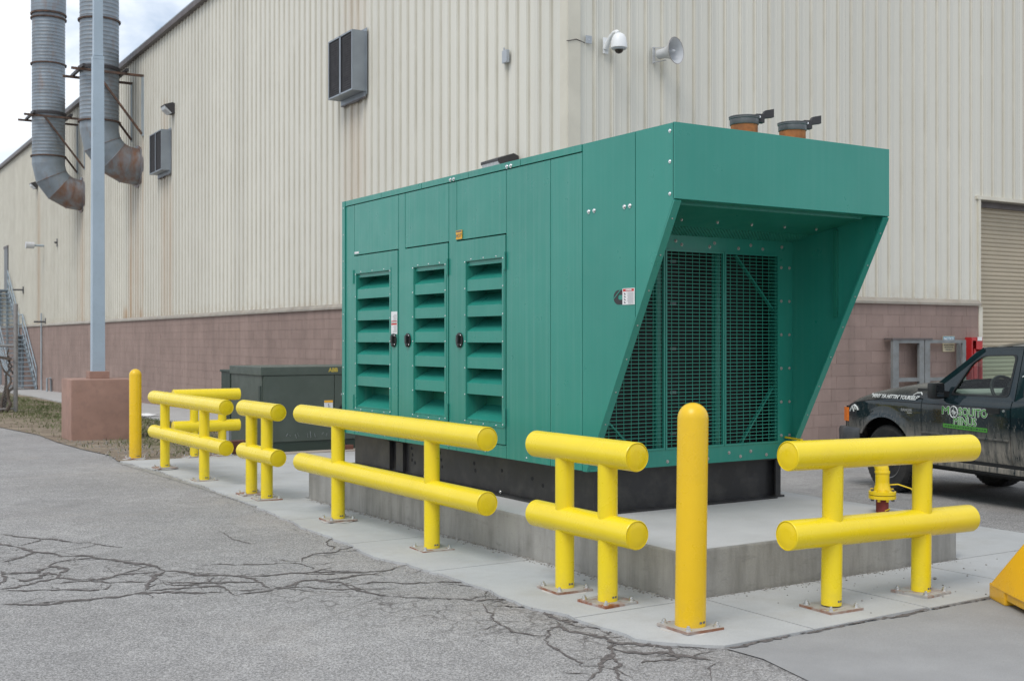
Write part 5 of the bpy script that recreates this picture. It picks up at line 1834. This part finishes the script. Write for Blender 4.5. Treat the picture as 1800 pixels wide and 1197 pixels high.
rf.grid(rows)
n_ = len(rf.v)
rf.grid([[(x, s, z - .03) for x, s, z in r_] for r_ in rows])
rf.build('roof', M['truck'], trk, 60)
b = MB()
b.grid([[(u * .79, -.62 + .10 * (1 - u * u), 1.11 + .05 * (1 - u * u)) for u in frange(-1, 1, .2)], [(u * .69, -1.28 + .05 * (1 - u * u), 1.545 + .05 * (1 - u * u)) for u in frange(-1, 1, .2)]])
b.build('windshield', M['glass'], trk, 60)
for sd in (-1, 1):
    MB().bar((sd * .785, -.63, 1.09), (sd * .68, -1.27, 1.53), .055, .05).build('a_pillar', M['truck'], trk)
MB().box(-.78, .78, -.64, -.42, 1.08, 1.125).build('cowl', M['blackp'], trk)
b = MB(); b.box(-.78, .78, -2.80, -2.76, .45, 1.10); b.box(-.73, -.60, -2.78, -2.68, 1.10, 1.50); b.box(.60, .73, -2.78, -2.68, 1.10, 1.50)
b.build('cab_back', M['truck'], trk)
MB().box(-.60, .60, -2.75, -2.74, 1.10, 1.50).build('rear_glass', M['glassd'], trk)
b = MB(); b.box(-.82, .82, -4.6, -2.82, .62, .66); b.box(-.82, .82, -4.64, -4.60, .45, 1.03); b.box(-.80, .80, -2.86, -2.82, .66, 1.03); b.box(-.83, -.77, -4.6, -2.82, .66, 1.035); b.box(.77, .83, -4.6, -2.82, .66, 1.035)
b.build('bed', M['truck'], trk)
b = MB(); b.box(-.70, .70, -4.5, .62, .30, .52); b.box(-.82, .82, -2.7, -.50, .34, .47); b.box(-.60, .60, -.50, .60, .50, .95)
b.build('chassis', M['fin'], trk)
for sd in (-1, 1):
    MB().box(min(sd * .76, sd * .83), max(sd * .76, sd * .83), -2.6, -.60, .36, .415, .01).build('rocker', M['truck'], trk)
# cabin
b = MB()
for x in (-.38, .38):
    b.box(x - .27, x + .27, -1.95, -1.42, .55, .88, .05); b.box(x - .26, x + .26, -2.08, -1.92, .80, 1.28, .05)
    b.box(x - .13, x + .13, -2.10, -2.0, 1.30, 1.44, .03)
b.build('seat', M['seat'], trk)
MB().prism([(-.66, .75), (-.66, 1.10), (-.80, 1.125), (-.98, 1.09), (-1.02, .95), (-.95, .75)], 'x', -.72, .72).build('dashboard', M['dash'], trk)
MB().prism([(-.66, .5), (-.66, .75), (-.95, .75), (-.90, .5)], 'x', -.72, .72).build('footwell_trim', M['seat'], trk)
for sd in (-1, 1):
    MB().box(min(sd * .76, sd * .80), max(sd * .76, sd * .80), -2.7, -.70, .45, 1.055).build('door_trim', M['dash'], trk)
c0, ax = Vector((-.38, -1.24, 1.10)), Vector((0, -.86, .5)).normalized()
u_ = ax.orthogonal().normalized(); v_ = ax.cross(u_)
MB().tube([c0 + (u_ * math.cos(2 * math.pi * k / 24) + v_ * math.sin(2 * math.pi * k / 24)) * .185 for k in range(25)], .017, 8).build('steering_wheel', M['blackp'], trk, 60)
MB().cyl(c0, c0 - ax * .35, .04, 12).build('steering_column', M['blackp'], trk, 40)
b = MB(); b.bar(c0 - u_ * .18, c0 + u_ * .18, .05, .02); b.lathe([(.06, -.01), (.06, .02)], c0, ax, 16); b.build('wheel_hub', M['blackp'], trk, 40)
MB().box(-.12, .12, -1.20, -1.17, 1.42, 1.49, .01).build('rear_view_mirror', M['blackp'], trk)
# wheels
tp = [(.20, -.10), (.26, -.115), (.32, -.118), (.348, -.10), (.356, -.085), (.356, -.02), (.350, -.018), (.350, -.008), (.356, -.006), (.356, .05), (.350, .052), (.350, .06), (.356, .062), (.356, .085), (.348, .10), (.32, .118), (.26, .115), (.20, .10)]
wh_tyre = MB().lathe(tp, (0, 0, 0), (1, 0, 0), 56).mesh('tyre', smooth=30); wh_tyre.materials.append(M['tyre'])
blk = MB()
for k in range(48):
    a = 2 * math.pi * k / 48
    for x0, x1, ph in ((-.09, -.03, 0), (-.02, .045, .5), (.055, .09, 0)):
        aa = a + ph * 2 * math.pi / 48
        d = Vector((0, math.cos(aa), math.sin(aa)))
        blk.bar(Vector((x0, 0, 0)) + d * .358, Vector((x1, 0, 0)) + d * .358, .028, .012, d)
tread_me = blk.mesh('tread'); tread_me.materials.append(M['tyre'])
rim_me = MB().lathe([(.03, -.075), (.06, -.078), (.075, -.06), (.12, -.05), (.17, -.055), (.185, -.095), (.205, -.105), (.205, .10)], (0, 0, 0), (1, 0, 0), 40).mesh('rim', smooth=35); rim_me.materials.append(M['rim'])
for s in (0, -3.19):
    for sd in (-1, 1):
        wh = inst(wh_tyre, 'wheel', trk, (sd * .715, s, .352), (0, 0, R(180) if sd > 0 else 0))
        wh['label'] = 'black truck tyre'
        inst(tread_me, 'tread', wh); inst(rim_me, 'rim', wh)
del wh['label']
for o_ in trk.children:
    if o_.name.startswith('wheel') and 'label' in o_: del o_['label']
# mirrors, handle, wiper, trim line
for sd in (-1, 1):
    b = MB(); b.box(min(sd * .87, sd * 1.0), max(sd * .87, sd * 1.0), -.92, -.80, 1.035, 1.20, .035)
    mr = b.build('wing_mirror', M['blackp'], trk, 40)
    MB().box(min(sd * .895, sd * .98), max(sd * .895, sd * .98), -.928, -.921, 1.06, 1.175).build('mirror_glass', M['mirror'], mr)
    MB().bar((sd * .80, -.86, 1.08), (sd * .90, -.86, 1.09), .09, .06).build('mirror_arm', M['blackp'], mr)
    h = MB(); h.box(min(sd * .853, sd * .862), max(sd * .853, sd * .862), -1.62, -1.45, .925, .975, .003)
    hd = h.build('door_handle', M['blackp'], trk)
    MB().lathe([(.014, 0), (.012, .008)], (sd * .855, -1.665, .955), (sd, 0, 0), 12).build('key_lock', M['bolt'], hd, 40)
    MB().box(min(sd * .8545, sd * .868), max(sd * .8545, sd * .868), -1.735, -.57, .672, .690, .003).build('rub_strip', M['truck'], trk)
MB().bar((-.6, -.52, 1.17), (-.1, -.60, 1.185), .02, .015).build('wiper', M['blackp'], trk)
for sd in (-1, 1):
    for s0, s1 in ((-1.735, -.57), (-.545, .45)):
        b = MB()
        ss_ = frange(s0, s1, .08)
        b.grid([[(sd * (side_x(s_, .975 if s_ < .2 else .975 - (s_ - .2) * .12) + .0012), s_, (.975 if s_ < .2 else .975 - (s_ - .2) * .12) + d_) for d_ in (-.0045, .0045)] for s_ in ss_])
        b.build('crease_line', M['blackp'], trk)
# lettering on the driver's side
def fit(o, width):
    xs = [v.co.x for v in o.data.vertices]
    o.scale[0] = width / (max(xs) - min(xs))
    return o
XD = -.8585
def decal(body, y0, y1, z, size):
    c = (y0 + y1) / 2
    src = text('letters', body, size, M['mosq'], doors[0], (0, 0, 0), FACE_NX, 0.0, .0002)
    me0 = src.data
    vs0 = [tuple(v.co) for v in me0.vertices]
    fs0 = [tuple(p.vertices) for p in me0.polygons]
    w0 = max(v[0] for v in vs0) - min(v[0] for v in vs0)
    k_ = abs(y0 - y1) / w0
    bpy.data.objects.remove(src)
    for nm, m_, rad, n_, dx in (('letter_outline', M['decalw'], .0068, 12, 0), ('letters', M['mosq'], .0018, 6, -.0022)):
        b = MB()
        for i in range(n_):
            a = 2 * math.pi * i / n_
            b.add([(v[0] * k_ + rad * math.cos(a), v[1] + rad * math.sin(a), v[2] + i * .00009) for v in vs0], fs0)
        me = bpy.data.meshes.new(nm)
        me.from_pydata(b.v, [], b.f)
        me.materials.append(m_)
        inst(me, nm, doors[0], (XD + dx, c, z), FACE_NX)
decal('M', -.862, -.960, .920, .108)
decal('SQUITO', -1.090, -1.462, .915, .108)
decal('MINUS', -1.02, -1.32, .824, .104)
ring_ = MB()
rr0 = [(-1.022 + .052 * math.cos(2 * math.pi * k / 28), .912 + .056 * math.sin(2 * math.pi * k / 28)) for k in range(29)]
ring_.tube([(XD - .001, y, z) for y, z in rr0], .0055, 5)
ring_.bar((XD - .001, -1.022, .848), (XD - .001, -1.022, .976), .002, .004, (0, 1, 0)); ring_.bar((XD - .001, -.962, .912), (XD - .001, -1.082, .912), .002, .004)
ring_.bar((XD - .001, -1.0, .925), (XD - .001, -1.05, .905), .002, .02); ring_.bar((XD - .001, -1.01, .912), (XD - .001, -1.045, .885), .002, .007); ring_.bar((XD - .001, -1.025, .915), (XD - .001, -1.0, .89), .002, .006)
ring_.build('target_emblem', M['decalw'], doors[0])
MB().bar((XD - .0005, -.875, .772), (XD - .0005, -1.465, .758), .0016, .040).build('green_bar', M['mosq'], doors[0])
q = MB()
y_ = -.90
while y_ > -1.44:
    l = rg.uniform(.012, .03); z_ = .772 - (-.875 - y_) * .0237
    q.bar((XD - .0016, y_, z_), (XD - .0016, y_ - l, z_ - .0005), .001, rg.uniform(.008, .014)); y_ -= l + .012
q.build('bar_lettering', M['truck'], doors[0])
ft_ = math.atan2(1.036 - .994, .73)
o = text('hood_slogan', '"WHY YA HITTIN\' YOURSELF"', .062, M['decalw'], trk, (-.832, -.13, 1.036), (R(58), -ft_ * .6, R(-90)), .0012, .0008, shear=.25)
fit(o, .74)
o.rotation_euler = (R(66), 0, R(-90)); o.location = (-.850, -.14, 1.022)
o = text('model_badge', 'RANGER', .038, M['decaldim'], fend[0], (-.8595, -.34, .893), FACE_NX, .0005, .002); fit(o, .165)
MB().box(-.8605, -.857, -.42, -.35, .862, .872).build('badge_bar', M['decaldim'], fend[0])
b = MB(); b.tube([(-.822, .62, .83), (-.832, .57, .885), (-.84, .52, .905), (-.848, .47, .88), (-.85, .45, .85)], .009, 5); b.tube([(-.834, .56, .88), (-.836, .54, .83)], .007, 5); b.tube([(-.838, .53, .90), (-.842, .505, .855)], .007, 5)
b.build('white_squiggle', M['decalw'], fend[0])
b = MB(); b.tube([(-.815, -.40, 1.05), (-.80, -.44, 1.075), (-.80, -.50, 1.08), (-.812, -.53, 1.055)], .008, 5)
b.build('white_squiggle', M['decalw'], trk)
b = MB(); b.bar((-.72, -1.79, 1.42), (-.72, -1.84, 1.43), .002, .012); b.bar((-.76, -1.80, 1.28), (-.755, -1.86, 1.31), .002, .01)
b.build('rear_window_scrawl', M['decalw'], trk)
